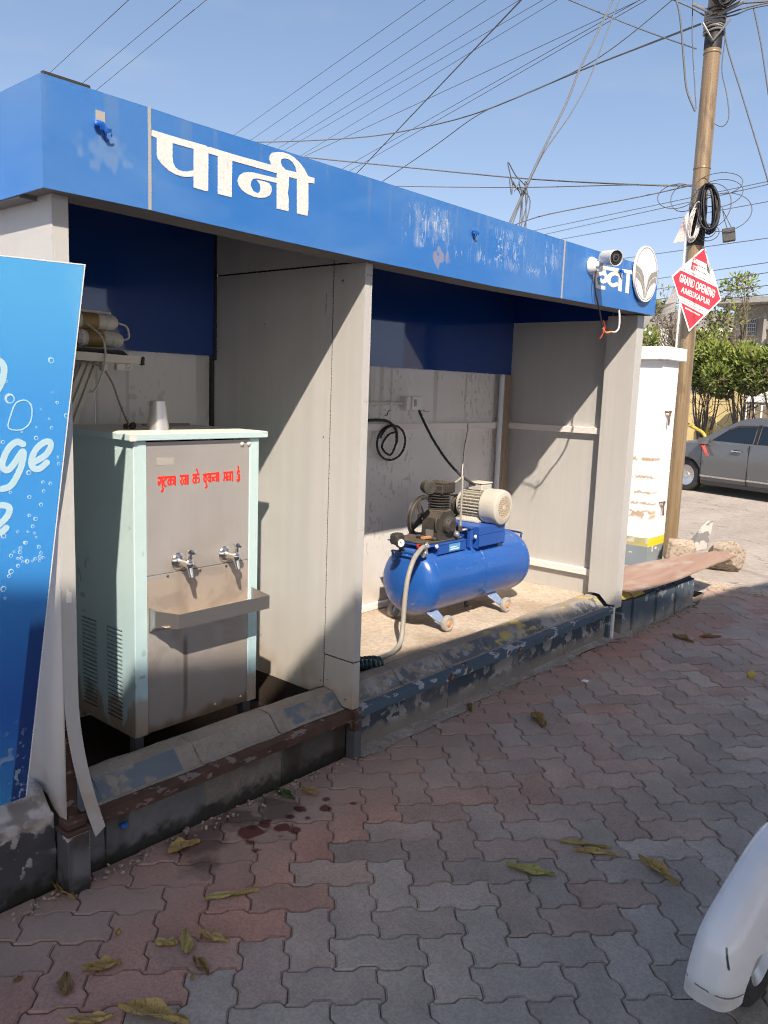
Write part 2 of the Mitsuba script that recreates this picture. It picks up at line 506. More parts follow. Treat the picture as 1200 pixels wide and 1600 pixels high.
def col_white(p, n, uv):
    c = C3(.80, .80, .79) * (.95 + .08 * fbm(p.x * 3, p.y * 3, p.z * 3, 3))
    low = smoothstep(.255, .245, p.z + .006 * noise(p.x * 40, p.y * 40, 2))
    grey = mix((.20, .235, .26), (.25, .29, .32), fbm(p.x * 9, p.y * 9, p.z * 9, 3))
    yel = smoothstep(6.035, 6.045, p.x) * smoothstep(.165, .172, p.z) * low
    c = mix(c, grey, low)
    c = mix(c, (.68, .55, .03), yel)
    peel = smoothstep(.66, .70, fbm(p.x * 14, p.y * 14, p.z * 14, 3)) * low * (1 - yel)
    c = mix(c, (.62, .60, .56), peel)
    # chipped plaster bands on the side towards the kiosk
    w = fbm(p.y * 18, p.z * 26, 3, 4)
    band = mi.Float(0)
    for z, h in ((.96, .022), (.80, .018), (.66, .026), (.56, .020), (.46, .055)):
        band = dr.maximum(band, smoothstep(h, h * .4, dr.abs(p.z - z) + (w - .5) * .06))
    sid = smoothstep(6.2, 6.1, p.x)
    return mix(c, (.50, .38, .27), band * sid * smoothstep(.42, .55, w + .08) * (1 - low))


def col_banner(p, n, uv):
    t = p.z
    c = mix((.022, .12, .46), (.055, .30, .74), smoothstep(.55, 1.15, t))
    c = mix(c, (.085, .40, .78), smoothstep(1.35, 1.75, t) * .8)
    c = mix(c, (.06, .34, .62), smoothstep(.70, .34, t) * smoothstep(.75, .30, t + .3 * noise(p.x * 6, p.z * 6, 2)))
    x0 = .107 - .104 * (1.794 - t)
    ed = smoothstep(.045, .04, x0 - p.x) * smoothstep(.86, .80, t)
    c = mix(c, (.006, .020, .12), ed * .8)
    sw = smoothstep(.60, .80, fbm(p.x * 9, p.z * 6, 2, 4))
    c = mix(c, (.22, .52, .82), sw * .22)
    fo = smoothstep(.64, .70, fbm(p.x * 55, p.z * 40, 7, 4)) * smoothstep(.45, .6, fbm(p.x * 9, p.z * 9, 3, 3)) * smoothstep(.62, .36, t)
    return mix(c, (.36, .46, .55), fo * .7)


def bump_flute(p, n, uv):
    return .5 + .5 * dr.sin((p.x + .068 * (1.794 - p.z)) * 2 * math.pi / .0065)


def col_concrete(p, n, uv):
    f = fbm(p.x * 18, p.y * 18, p.z * 18, 5)
    c = mix((.26, .215, .17), (.48, .40, .32), f)
    return mix(c, (.15, .11, .08), smoothstep(.62, .7, noise(p.x * 60, p.y * 60, p.z * 60)) * .6)


def col_letter(p, n, uv):
    g = noise(p.x * 240, p.z * 240, 2)
    c = C3(.74, .735, .73) * (.86 + .2 * g)
    cr = smoothstep(.70, .85, noise(p.x * 140, p.z * 110, 5)) * smoothstep(.45, .62, noise(p.x * 12, p.z * 12, 2))
    return mix(c, (.40, .45, .54), cr * .3)


def col_board(p, n, uv):
    f = fbm(p.x * 2, p.y * 22, 1, 4)
    c = mix((.25, .15, .11), (.35, .25, .20), f)
    return mix(c, (.38, .34, .30), smoothstep(.5, .75, fbm(p.x * 5, p.y * 9, 3, 3)) * .5)


def col_build(p, n, uv):
    f = fbm(p.x * .6, p.y * .6, p.z * .9, 4)
    c = mix((.30, .275, .24), (.43, .40, .355), f)
    return c * (.85 + .3 * noise(p.x * 3 + p.y * 3, p.z * .7, 2))


def col_yellow(p, n, uv):
    f = fbm(p.x * .8, p.y * .8, p.z, 4)
    return mix((.58, .45, .20), (.66, .55, .31), f)


def col_leaf(p, n, uv):
    base = mix((.080, .135, .030), (.27, .315, .075), uv.x)
    base = mix(base, (.17, .135, .085), smoothstep(.8, 1.0, uv.y) * .9)
    return base


def col_dry(p, n, uv):
    """uv.x picks the hue: 0 brown, .5 ochre, 1 green-yellow; uv.y runs across the blade"""
    c = mix((.20, .12, .055), (.43, .315, .13), smoothstep(0, .5, uv.x))
    c = mix(c, (.32, .31, .11), smoothstep(.55, 1.0, uv.x))
    f = fbm(p.x * 70, p.y * 70, p.z * 70, 3)
    c = c * (.85 + .3 * f)
    vein = smoothstep(.08, .02, dr.abs(uv.y - .5))
    c = mix(c, (.42, .36, .18), vein * .4)
    return mix(c, (.12, .075, .03), smoothstep(.70, .82, noise(p.x * 260, p.y * 260, 4)) * .5)


mat('m_paver', col_paver, .82, spec=.3, bump=bump_paver, scale=.0012, eps=6e-4)
mat('m_sand', col_sand, .95, spec=.1)
mat('m_road', col_road, .9, spec=.2, bump=bump_road, scale=.012, eps=4e-3)
mat('m_fascia', col_fascia, rough_fascia, spec=.5, bump=lambda p, n, uv: fbm(p.x * 1.6 + p.y, p.z * 2.4, p.y * 1.6, 3), scale=.010, eps=6e-3)
mat('m_blue_panel', (.006, .042, .215), .045, spec=.8)
mat('m_clad', col_clad, .42, spec=.45, bump=lambda p, n, uv: fbm(p.x * 2.2 + p.y * 2.2, p.z * 1.6, 3, 3) + .02 * noise(p.x * 60 + p.y * 60, p.z * 60, 2), scale=.012, eps=6e-3)
mat('m_back', col_back, .55, spec=.35)
mat('m_kerb', col_kerb, .88, spec=.25, bump=bump_kerb, scale=.006, eps=2e-3)
mat('m_rust', col_rust, .8, spec=.3, bump=bump_kerb, scale=.003, eps=2e-3)
mat('m_floor', col_floor, .9, spec=.2)
mat('m_mint', col_mint, .42, spec=.5)
mat('m_steel', col_steel, rough_steel, metal=.35, spec=.5)
mat('m_tank', col_tank, .26, spec=.55, coat=.3)
mat('m_motor', col_motor, .5, spec=.4)
mat('m_iron', col_iron, .62, spec=.4)
mat('m_pole', col_pole, .27, spec=.6, metal=.25)
mat('m_white', col_white, .8, spec=.2)
mat('m_banner', col_banner, .30, spec=.5, bump=bump_flute, scale=.00035, eps=5e-4)
mat('m_smear', lambda p, n, uv: mix((.20, .18, .16), (.38, .345, .31), fbm(p.x * 13, p.y * 18, 2, 5)) * (.8 + .4 * noise(p.x * 90, p.y * 90, 3)), .95, spec=.1, bump=bump_kerb, scale=.006, eps=2e-3)
mat('m_concrete', col_concrete, .95, spec=.15, bump=bump_kerb, scale=.008, eps=2e-3)
mat('m_letter', col_letter, .7, spec=.3)
mat('m_board', col_board, .75, spec=.3)
mat('m_build', col_build, .9, spec=.2)
mat('m_yellow', col_yellow, .85, spec=.2)
mat('m_dry', col_dry, .75, spec=.25)
mat('m_plain_white', (.74, .74, .72), .55)
mat('m_gloss_white', (.78, .79, .80), .18, spec=.55, coat=.5)
mat('m_camera_shell', (.58, .57, .55), .25, spec=.5)
mat('m_offwhite', (.58, .56, .50), .5)
mat('m_chrome', (.78, .76, .73), .13, metal=1.0)
mat('m_tin', (.68, .67, .66), .30, metal=.75)
mat('m_black', (.018, .018, .02), .5)
mat('m_cable', (.022, .023, .028), .55)
mat('m_wire', (.13, .14, .16), .7)
mat('m_rubber', (.035, .034, .034), .8)
mat('m_rubber_grey', (.33, .31, .28), .75)
mat('m_dark', (.035, .033, .032), .7)
mat('m_soffit', (.16, .145, .135), .6)
mat('m_seam', (.40, .38, .35), .5)
mat('m_ceiling', (.045, .05, .07), .5)
mat('m_pit', (.030, .021, .017), .8)
mat('m_rail', (.74, .70, .68), .6)
mat('m_post', (.31, .235, .185), .7)
mat('m_pvc', (.66, .68, .74), .35)
mat('m_hose', (.30, .285, .255), .5)
mat('m_teal', (.022, .060, .072), .4)
mat('m_red_text', (.78, .035, .02), .55)
mat('m_red_print', (.62, .045, .075), .35)
mat('m_sign_white', (.80, .79, .79), .35)
mat('m_grey_print', (.16, .15, .15), .6)
mat('m_grey_leaf', (.30, .285, .255), .45)
mat('m_ribbon', (.012, .115, .50), .45)
mat('m_blue_paint', (.020, .085, .36), .35, spec=.5)
mat('m_bracket', (.20, .27, .42), .5)
mat('m_orange', (.55, .24, .10), .6)
mat('m_red', (.50, .035, .02), .5)
mat('m_gold', (.30, .20, .08), .45)
mat('m_label', (.10, .34, .62), .4)
mat('m_yellow_paint', (.50, .37, .07), .6)
mat('m_car', (.15, .155, .165), .24, metal=.35, spec=.6, coat=1.0)
mat('m_carglass', (.012, .018, .026), .06, spec=.7)
mat('m_slate', (.085, .088, .098), .7)
mat('m_tree_bark', (.19, .155, .125), .9)
mat('m_flag', (.60, .50, .48), .8)
mat('m_cloth', (.36, .35, .35), .85)
mat('m_roof', (.30, .295, .285), .8)
mat('m_window', (.07, .085, .10), .15)
mat('m_grille', (.55, .55, .53), .5)
mat('m_gate', (.20, .165, .115), .7)
mat('m_canopy', (.72, .72, .72), .6)
mat('m_bubble', (.46, .66, .84), .4)
mat('m_banner_text', (.46, .66, .78), .4)
mat('m_ground', (.30, .26, .22), .95)
mat('m_tray', (.36, .35, .345), .27, metal=.8)
mat('m_paper', (.72, .71, .69), .8)
mat('m_green_leaf', (.05, .09, .035), .6)
for nm, ca in (('m_foliage', col_leaf),):
    scene[nm] = {'type': 'twosided', 'bsdf': {'type': 'principled', 'base_color': mikit.proc(ca), 'roughness': .65, 'specular': .25}}
# ---- measured outlines of the lettering and the overhead wires (metres)
PANI = [[(0.3159,2.1842),(0.3134,2.1684),(0.3316,2.1665),(0.3836,2.1653),(0.4551,2.1661),(0.5069,2.1662),(0.5423,2.1658),(0.6142,2.1658),(0.614,2.184),(0.5108,2.1848),(0.5054,2.1819),(0.5,2.1854),(0.3987,2.1839)],[(0.3316,2.1678),(0.3313,2.1214),(0.3342,2.1122),(0.3487,2.0994),(0.3709,2.0882),(0.3934,2.0828),(0.4163,2.0819),(0.4343,2.0848),(0.4552,2.0906),(0.4578,2.1087),(0.4343,2.1),(0.4189,2.0967),(0.4036,2.0971),(0.3909,2.1025),(0.3847,2.1133),(0.3822,2.1289),(0.3824,2.166)],[(0.4551,2.1668),(0.5068,2.1683),(0.5065,2.0612),(0.5019,2.0582),(0.4552,2.0594)],[(0.5423,2.1679),(0.5956,2.167),(0.5946,2.0589),(0.543,2.0587)],[(0.5895,2.1841),(0.5726,2.1849),(0.5727,2.1658),(0.5897,2.1648),(0.7756,2.1664),(0.827,2.1661),(0.8639,2.167),(0.8634,2.1876),(0.8136,2.1851),(0.7752,2.1871),(0.7469,2.1866)],[(0.7797,2.1518),(0.6774,2.1484),(0.6566,2.1451),(0.639,2.1392),(0.6245,2.1285),(0.6166,2.1127),(0.622,2.0986),(0.6338,2.0878),(0.6545,2.0808),(0.6784,2.0777),(0.7027,2.0778),(0.7272,2.0831),(0.7456,2.0928),(0.7548,2.107),(0.7539,2.1204),(0.7434,2.1296),(0.7232,2.1312),(0.6912,2.1298),(0.7066,2.1177),(0.7092,2.1049),(0.7039,2.0937),(0.6933,2.0906),(0.6782,2.0943),(0.6684,2.1079),(0.6703,2.1204),(0.6777,2.1292),(0.6911,2.1335),(0.7293,2.1358),(0.7778,2.137)],[(0.7755,2.1691),(0.8276,2.1685),(0.827,2.1396),(0.8234,2.1158),(0.8281,2.0958),(0.828,2.0597),(0.7773,2.0592)],[(0.8627,2.1875),(0.9133,2.1875),(0.9164,2.0862),(0.9137,2.0607),(0.8662,2.0595)],[(0.7516,2.1865),(0.7436,2.1993),(0.7449,2.213),(0.7555,2.2244),(0.7742,2.2309),(0.7995,2.2355),(0.8253,2.2357),(0.8517,2.2301),(0.8752,2.2192),(0.8958,2.205),(0.9098,2.1892),(0.9142,2.1795),(0.8632,2.169),(0.8611,2.1871),(0.8557,2.201),(0.8422,2.2142),(0.8257,2.2198),(0.8063,2.2189),(0.7937,2.2127),(0.7907,2.2029),(0.7973,2.193),(0.8152,2.1843),(0.7819,2.1693)],[(0.9082,2.186),(0.9416,2.1863),(0.9415,2.1691),(0.9088,2.1654)]]
HAWA = [[(2.961,2.1682),(3.4269,2.1942)],[(2.9819,2.1691),(2.9918,2.144),(3.1094,2.1558)],[(2.9711,2.147),(2.9838,2.1203),(3.0002,2.0919),(3.0273,2.0722),(3.1125,2.0742)],[(2.986,2.1168),(3.0257,2.1349),(3.0761,2.145),(3.1127,2.1361),(3.1159,2.1172),(3.0829,2.1036),(3.0472,2.109)],[(3.2674,2.1611),(3.1984,2.1603),(3.1526,2.1371),(3.1528,2.1099),(3.2001,2.0978),(3.262,2.1128)],[(3.2846,2.185),(3.2918,2.0763)],[(3.381,2.1892),(3.3825,2.0761)]]
GUTKA = [[(0.5609,1.1702),(0.6347,1.1696)],[(0.5721,1.1692),(0.5728,1.1555),(0.5667,1.1455),(0.563,1.1509),(0.5668,1.1572)],[(0.5804,1.1693),(0.5802,1.1381),(0.584,1.1288),(0.5786,1.1213),(0.5741,1.1249)],[(0.5956,1.1685),(0.5963,1.1645),(0.5879,1.1598),(0.5864,1.1521),(0.5893,1.1401),(0.5977,1.1396)],[(0.6147,1.1686),(0.6146,1.1398)],[(0.6146,1.1569),(0.6062,1.16),(0.6031,1.151),(0.6077,1.1429),(0.6146,1.145)],[(0.6146,1.1582),(0.6246,1.1589),(0.6269,1.1495),(0.6215,1.142)],[(0.6324,1.1689),(0.6323,1.1393)],[(0.6527,1.1711),(0.6894,1.1713)],[(0.6605,1.1706),(0.6621,1.1619),(0.6566,1.153),(0.6558,1.1504),(0.6637,1.1386)],[(0.6771,1.1597),(0.6684,1.1549),(0.67,1.1442),(0.6771,1.1424)],[(0.6779,1.1703),(0.6779,1.1397)],[(0.6867,1.1705),(0.6867,1.1384)],[(0.7067,1.1716),(0.7367,1.1727)],[(0.7213,1.1712),(0.7213,1.1402)],[(0.7213,1.1584),(0.7116,1.1617),(0.7083,1.1511),(0.7148,1.1427),(0.7213,1.145)],[(0.7213,1.1598),(0.7327,1.1598),(0.736,1.1495),(0.7295,1.1417)],[(0.731,1.1727),(0.7277,1.1837),(0.7228,1.192)],[(0.7526,1.17),(0.8255,1.1726)],[(0.7545,1.1691),(0.7621,1.1625),(0.7555,1.1551),(0.7602,1.1439),(0.7678,1.145)],[(0.7662,1.17),(0.7664,1.1357),(0.7708,1.1276),(0.7651,1.1217),(0.7613,1.1251)],[(0.7839,1.1706),(0.7841,1.1401)],[(0.784,1.1565),(0.7754,1.1601),(0.7745,1.1493),(0.7841,1.144)],[(0.784,1.1581),(0.7946,1.1582),(0.7956,1.148),(0.7908,1.1436)],[(0.8159,1.157),(0.8023,1.1586),(0.8004,1.1493),(0.8062,1.1458)],[(0.8138,1.1713),(0.814,1.1413)],[(0.8226,1.1716),(0.8228,1.1408)],[(0.8442,1.172),(0.8895,1.1725)],[(0.8491,1.171),(0.8493,1.1527),(0.8458,1.1449),(0.8498,1.1428)],[(0.8493,1.154),(0.8602,1.1541)],[(0.86,1.1712),(0.8603,1.1401)],[(0.8752,1.156),(0.8662,1.1565),(0.8652,1.147),(0.8713,1.145)],[(0.876,1.1719),(0.8763,1.1412)],[(0.8867,1.1722),(0.887,1.1384)],[(0.9073,1.1735),(0.922,1.1734)],[(0.9134,1.1732),(0.9115,1.1636),(0.9207,1.1598),(0.9198,1.1534),(0.9116,1.1523)],[(0.9116,1.1523),(0.9209,1.1485),(0.9199,1.1405),(0.9117,1.1442),(0.9087,1.1395),(0.9179,1.1361)],[(0.9165,1.1733),(0.9153,1.1843),(0.9127,1.1957)]]
BANNER_STROKES = [[(-0.0564,1.3244),(-0.0743,1.3302),(-0.0955,1.3132),(-0.1095,1.2821),(-0.1095,1.2645),(-0.0955,1.2585),(-0.0778,1.2772),(-0.0582,1.3049),(-0.0563,1.287),(-0.0671,1.2517),(-0.0885,1.2171),(-0.1114,1.2097)],[(-0.029,1.275),(0.0026,1.2919),(0.0175,1.3132),(0.0154,1.3279),(-0.0015,1.3265),(-0.0236,1.3073),(-0.0345,1.2789),(-0.0289,1.2605),(-0.0122,1.2579),(0.0084,1.2733)],[(-0.1291,1.5418),(-0.1106,1.5293),(-0.1055,1.5127),(-0.1107,1.4855),(-0.1227,1.4615)],[(-0.1307,1.1667),(-0.1062,1.1664),(-0.0921,1.1562),(-0.0992,1.1352),(-0.1204,1.1156)],[(-0.131,1.0915),(-0.1099,1.0982),(-0.101,1.1063)]]
BUBBLES = [(0.0172,1.5429,0.014),(-0.0919,1.4416,0.0241),(-0.1004,1.4841,0.0061),(0.0352,1.4327,0.0072),(0.0606,1.3983,0.0102),(-0.0219,1.3396,0.0101),(0.0208,1.3659,0.0073),(-0.1094,1.3311,0.0091),(-0.0417,1.2485,0.0116),(-0.0026,1.2206,0.0073),(0.0184,1.2156,0.0082),(-0.0005,1.1965,0.0074),(-0.0396,1.1828,0.0088),(-0.0078,1.16,0.009),(-0.0226,1.1222,0.0097),(-0.0394,1.1331,0.0074),(-0.03,1.1025,0.0082),(-0.0705,1.092,0.0066),(-0.0429,1.089,0.0052),(-0.0243,1.0832,0.0053),(-0.0204,1.0715,0.0045),(-0.0521,1.0603,0.0068),(-0.0631,1.0467,0.0074),(-0.0649,1.0358,0.009),(-0.0886,1.0296,0.0089),(-0.0127,1.0441,0.0083),(-0.0069,1.0263,0.0076),(-0.001,1.0122,0.0069),(-0.0106,1.0059,0.0062),(-0.0445,1.0087,0.0068),(-0.0903,1.1993,0.0065),(0.0082,1.2898,0.0058),(0.0218,1.4593,0.0043),(-0.037,1.4284,0.0049),(-0.0095,1.4144,0.0032),(0.013,1.3894,0.0043),(-0.0221,1.3682,0.0043),(-0.0601,1.3563,0.0042),(0.0388,1.2868,0.0052),(0.0409,1.2682,0.0074),(-0.1082,1.0853,0.0124),(-0.0939,1.131,0.0043),(-0.0704,1.0197,0.006),(-0.0575,1.0086,0.0053),(-0.0295,1.0066,0.0053),(-0.0937,0.9745,0.0088),(-0.0886,0.986,0.0123),(-0.0697,0.9991,0.0088),(-0.0611,1.019,0.0071),(-0.0453,1.008,0.0107),(-0.0224,1.012,0.0072),(-0.0099,1.0157,0.0072),(-0.109,0.9417,0.0141),(-0.049,1.0597,0.0088),(-0.104,0.9144,0.0071),(-0.08,1.0391,0.0052)]
WIRES = [(0.006,[(15.76,57.3,7.0),(6.96,13.17,7.0),(6.27,9.69,7.0),(3.92,-2.08,7.0)]),(0.006,[(16.76,57.3,7.0),(7.61,13.24,7.0),(6.68,8.78,7.0),(4.24,-2.97,7.0)]),(0.006,[(17.64,57.22,7.0),(7.95,13.27,7.0),(6.9,8.48,7.0),(4.32,-3.24,7.0)]),(0.006,[(27.07,57.09,7.5),(12.4,14.55,7.5),(9.67,6.63,7.5),(5.76,-4.71,7.5)]),(0.006,[(28.2,56.92,7.5),(12.93,14.59,7.5),(9.93,6.27,7.5),(5.86,-5.01,7.5)]),(0.006,[(29.04,56.79,7.5),(13.45,14.58,7.5),(10.23,5.87,7.5),(6.07,-5.39,7.5)]),(0.006,[(29.11,57.0,7.5),(13.85,14.67,7.5),(10.53,5.45,7.5),(6.46,-5.83,7.5)]),(0.006,[(28.88,57.24,7.5),(14.08,14.75,7.5),(10.74,5.17,7.5),(6.79,-6.16,7.5)]),(0.006,[(30.96,56.59,7.5),(14.63,14.65,7.5),(10.87,5.0,7.5),(6.51,-6.18,7.5)]),(0.007,[(26.06,56.33,7.0),(13.39,13.15,7.0),(10.55,3.48,7.0),(7.17,-8.03,7.0)]),(0.007,[(32.42,54.18,7.0),(14.59,12.86,7.0),(10.62,3.65,7.0),(5.86,-7.37,7.0)]),(0.007,[(33.37,54.06,7.0),(14.92,13.02,7.0),(10.6,3.41,7.0),(5.68,-7.54,7.0)]),(0.012,[(38.12,48.23,6.2),(12.88,10.97,6.2),(8.03,3.81,6.2),(1.3,-6.12,6.2)]),(0.013,[(7.64,9.84,5.5),(8.46,9.05,5.5),(9.19,7.52,5.5),(9.36,6.4,5.5),(9.27,5.17,5.5),(8.7,3.29,5.5),(7.11,1.21,5.0)]),(0.008,[(9.99,7.68,5.0),(9.11,5.88,5.1),(8.8,4.84,5.3),(8.92,3.96,5.5),(8.68,3.03,5.6),(8.65,2.18,6.0),(8.44,1.44,6.3)]),(0.011,[(6.06,6.35,4.4),(6.69,5.96,4.4),(7.12,4.7,4.2),(7.28,3.14,3.9),(6.7,1.5,3.51),(6.87,1.05,3.48)]),(0.007,[(6.84,5.29,4.0),(7.1,4.88,4.0),(7.19,3.25,3.8),(6.7,1.5,3.51),(6.87,1.04,3.47)]),(0.007,[(5.5,2.13,3.0),(6.09,2.09,3.2),(6.7,1.49,3.4),(6.86,1.09,3.48)]),(0.012,[(35.13,49.5,6.85),(22.18,11.66,6.6),(19.68,4.35,6.55),(6.72,-33.5,6.31)]),(0.012,[(36.47,48.68,6.53),(22.3,11.27,6.49),(19.68,4.34,6.48),(5.51,-33.07,6.44)]),(0.012,[(37.1,48.24,7.24),(22.37,11.07,6.27),(19.69,4.3,6.1),(4.95,-32.87,5.14)]),(0.012,[(45.3,42.22,8.26),(23.0,9.11,5.66),(19.7,4.23,5.28),(-2.6,-28.88,2.68)]),(0.012,[(48.94,38.94,7.1),(23.24,8.37,5.02),(19.72,4.18,4.73),(-5.99,-26.4,2.65)]),(0.012,[(48.98,38.92,6.33),(23.25,8.34,4.72),(19.72,4.16,4.5),(-6.01,-26.43,2.89)]),(0.012,[(48.98,38.91,5.99),(23.25,8.32,4.42),(19.73,4.13,4.21),(-5.99,-26.46,2.64)]),(0.012,[(48.95,38.91,6.08),(23.26,8.31,4.25),(19.73,4.11,4.0),(-5.96,-26.49,2.17)]),(0.011,[(3.69,1.0,2.59),(3.94,1.05,2.87),(4.24,1.1,3.21),(4.69,1.2,3.65),(5.03,1.3,4.0),(5.48,1.4,4.45),(5.93,1.5,4.92),(6.36,1.6,5.42)]),(0.006,[(3.73,1.0,2.6),(3.94,1.05,2.85),(4.24,1.1,3.18),(4.75,1.2,3.58),(5.19,1.3,3.97),(5.6,1.4,4.44),(6.05,1.5,4.97),(6.42,1.6,5.44)]),(0.008,[(6.71,2.61,5.5),(6.96,2.54,5.5),(7.33,1.92,5.2),(6.84,1.12,4.68)]),(0.012,[(6.73,1.42,5.29),(6.77,1.31,5.1),(6.79,1.26,4.89),(6.81,1.21,4.56),(6.83,1.17,4.33),(6.86,1.09,4.14)]),(0.006,[(6.82,1.19,5.21),(6.83,1.16,4.77),(6.85,1.11,4.38),(6.86,1.08,4.16)]),(0.006,[(6.92,0.93,4.94),(6.93,0.9,4.75),(6.93,0.9,4.48),(6.95,0.84,4.25),(6.96,0.81,4.06),(6.95,0.86,3.99),(6.91,0.94,4.03)]),(0.009,[(6.92,0.93,4.97),(6.94,0.88,4.69),(7.0,0.72,4.24),(7.1,0.45,3.48),(7.17,0.28,2.94)]),(0.009,[(7.01,0.7,4.99),(7.04,0.61,4.66),(7.08,0.52,4.25),(7.12,0.4,3.72)]),(0.012,[(6.9,0.97,4.94),(6.95,0.84,5.02),(7.05,0.59,5.02),(7.16,0.3,5.0)]),(0.009,[(6.9,0.97,4.93),(6.97,0.78,4.98),(7.05,0.59,5.01),(7.16,0.31,5.04)]),(0.009,[(6.9,0.98,4.92),(6.96,0.83,4.94),(7.01,0.68,4.98),(7.16,0.3,5.0)]),(0.009,[(6.86,1.08,4.96),(6.82,1.19,5.04),(6.77,1.33,5.12),(6.69,1.52,5.23)])]
# ---------------------------------------------------------------- the setting: ground, road, pavement
def sheet(poly, zf, bsdf, name, label=None):
    v, f = trimesh.creation.triangulate_polygon(poly, engine='earcut')
    v3 = np.column_stack([v, [zf(x, y) for x, y in v]])
    return struct(name, trimesh.Trimesh(v3, f, process=False), bsdf, label=label)


def grid_sheet(xs, ys, zf):
    xs, ys = np.asarray(xs, float), np.asarray(ys, float)
    X, Y = np.meshgrid(xs, ys)
    v = np.stack([X.ravel(), Y.ravel(), np.array([zf(x, y) for x, y in zip(X.ravel(), Y.ravel())])], 1)
    nx = len(xs)
    f = []
    for j in range(len(ys) - 1):
        for i in range(nx - 1):
            a = j * nx + i
            f += [(a, a + 1, a + nx + 1), (a, a + nx + 1, a + nx)]
    return trimesh.Trimesh(v, np.array(f), process=False)


def road_z(x):
    return -.012 - .03 * min(max(x - 5.6, 0), 7.3)


struct('ground', grid_sheet([-900, -200, -40, -10, 0, 5, 9, 13, 30, 100, 900], [-900, -100, -20, 0, 20, 60, 200, 900], lambda x, y: -.06 - .03 * min(max(x - 5.6, 0), 7.3)), 'm_ground')
struct('road', grid_sheet(np.r_[5.45, np.arange(5.6, 13.1, .5), 13.4, 40], np.r_[-60, -20, np.arange(-8, 12.1, 1), 25, 60], lambda x, y: road_z(x) + .006 * math.sin(x * 2.1) * math.sin(y * 1.7) * (x > 6)), 'm_road')

# zigzag interlocking pavers in herringbone
A = .1225
U, V = np.array([1, -1]) / math.sqrt(2), np.array([1, 1]) / math.sqrt(2)
U0, V0 = 1.142, -.397
D = .0085


def uv2xy(u, v):
    return U * u + V * v


def edge_pts(a, b, along_u):
    """from grid corner a to b (unit edge); canonical profile so that neighbours interlock"""
    pr = [(0, 0), (.06, -D), (.42, -D), (.58, D), (.94, D)] if along_u else [(0, 0), (.06, D), (.42, D), (.58, -D), (.94, -D)]
    a, b = np.array(a, float), np.array(b, float)
    fwd = (b - a).sum() > 0
    s, e = (a, b) if fwd else (b, a)
    nrm = np.array([0, 1.0]) if along_u else np.array([1.0, 0])
    pts = [s + (e - s) * t + nrm * d for t, d in pr] + [e]
    return pts[:-1] if fwd else pts[::-1][:-1]


def paver_poly(i, j, horiz):
    w, h = (2, 1) if horiz else (1, 2)
    o = np.array([U0 + i * A, V0 + j * A])
    pts = []
    for k in range(w): pts += edge_pts(o + (k * A, 0), o + ((k + 1) * A, 0), True)
    for k in range(h): pts += edge_pts(o + (w * A, k * A), o + (w * A, (k + 1) * A), False)
    for k in range(w, 0, -1): pts += edge_pts(o + (k * A, h * A), o + ((k - 1) * A, h * A), True)
    for k in range(h, 0, -1): pts += edge_pts(o + (0, k * A), o + (0, (k - 1) * A), False)
    return Polygon([uv2xy(*p) for p in pts])


PAVE_AREA = Polygon([(-2.2, .092), (1.30, .092), (1.4, .070), (3.60, .050), (4.98, .0), (5.66, .16), (5.62, -.40), (5.55, -9), (-2.2, -9)])
FIELD = Polygon([(-1.6, .05), (5.75, .3), (5.75, -2.6), (3.2, -3.4), (-.6, -2.4), (-1.6, -1.4)])


def paver_mesh(poly, dz, tilt):
    top = poly.buffer(-.0048, join_style=2)
    out = poly.buffer(-.0015, join_style=2)
    ms = []
    for g_out, g_top in ((out, top),):
        if not isinstance(g_out, Polygon) or not isinstance(g_top, Polygon) or g_top.area < 4e-4:
            return None
        v, f = trimesh.creation.triangulate_polygon(g_top, engine='earcut')
        ms.append(trimesh.Trimesh(np.column_stack([v, np.zeros(len(v))]), f, process=False))
        ring = np.array(g_out.exterior.coords)[:-1]
        if not g_out.exterior.is_ccw: ring = ring[::-1]
        tr = np.array(g_top.exterior.coords)
        ls = g_top.exterior
        near = np.array([np.array(ls.interpolate(ls.project(Point(*p))).coords[0]) for p in ring])
        n = len(ring)
        vv = np.vstack([np.column_stack([near, np.zeros(n)]), np.column_stack([ring, -.004 * np.ones(n)]), np.column_stack([ring, -.03 * np.ones(n)])])
        ff = []
        for k in range(n):
            k2 = (k + 1) % n
            ff += [(n + k, n + k2, k2), (n + k, k2, k), (2 * n + k, 2 * n + k2, n + k2), (2 * n + k, n + k2, n + k)]
        ms.append(trimesh.Trimesh(vv, np.array(ff), process=False))
    m = cat(*ms)
    c = np.array(poly.centroid.coords[0])
    v = m.vertices.copy()
    v[:, 2] += dz + (v[:, :2] - c) @ tilt
    m.vertices = v
    return m


def proj_px(p):
    d = np.asarray(p, float) - CAM
    R = np.array([math.cos(ROLL) * _r0 + math.sin(ROLL) * _u0, _up, _fw])
    d = R @ d
    return (600 + 1283.6 * d[0] / d[2], 800 - 1283.6 * d[1] / d[2]) if d[2] > .1 else None


def paver_class(c, r):
    x, y = c
    t = r.random()
    lim = -.60 + .235 * x if x < 1.2 else max(-.32, -.30 + (x - 1.2) * .055)
    d = y - lim + (r.random() - .5) * .24
    if x > 2.3: d = y + .16 + (r.random() - .5) * .16
    if x > 4.1: d = y + .33 + (r.random() - .5) * .35
    if d > .02: return .70 + .30 * t
    # brownish mauve towards the middle, plain grey nearest to the camera
    m = min(max((y + 1.15) * .55 + (x - .6) * .10, 0), .40)
    return m * (.35 + .9 * t) + (.25 if r.random() < .06 else 0)


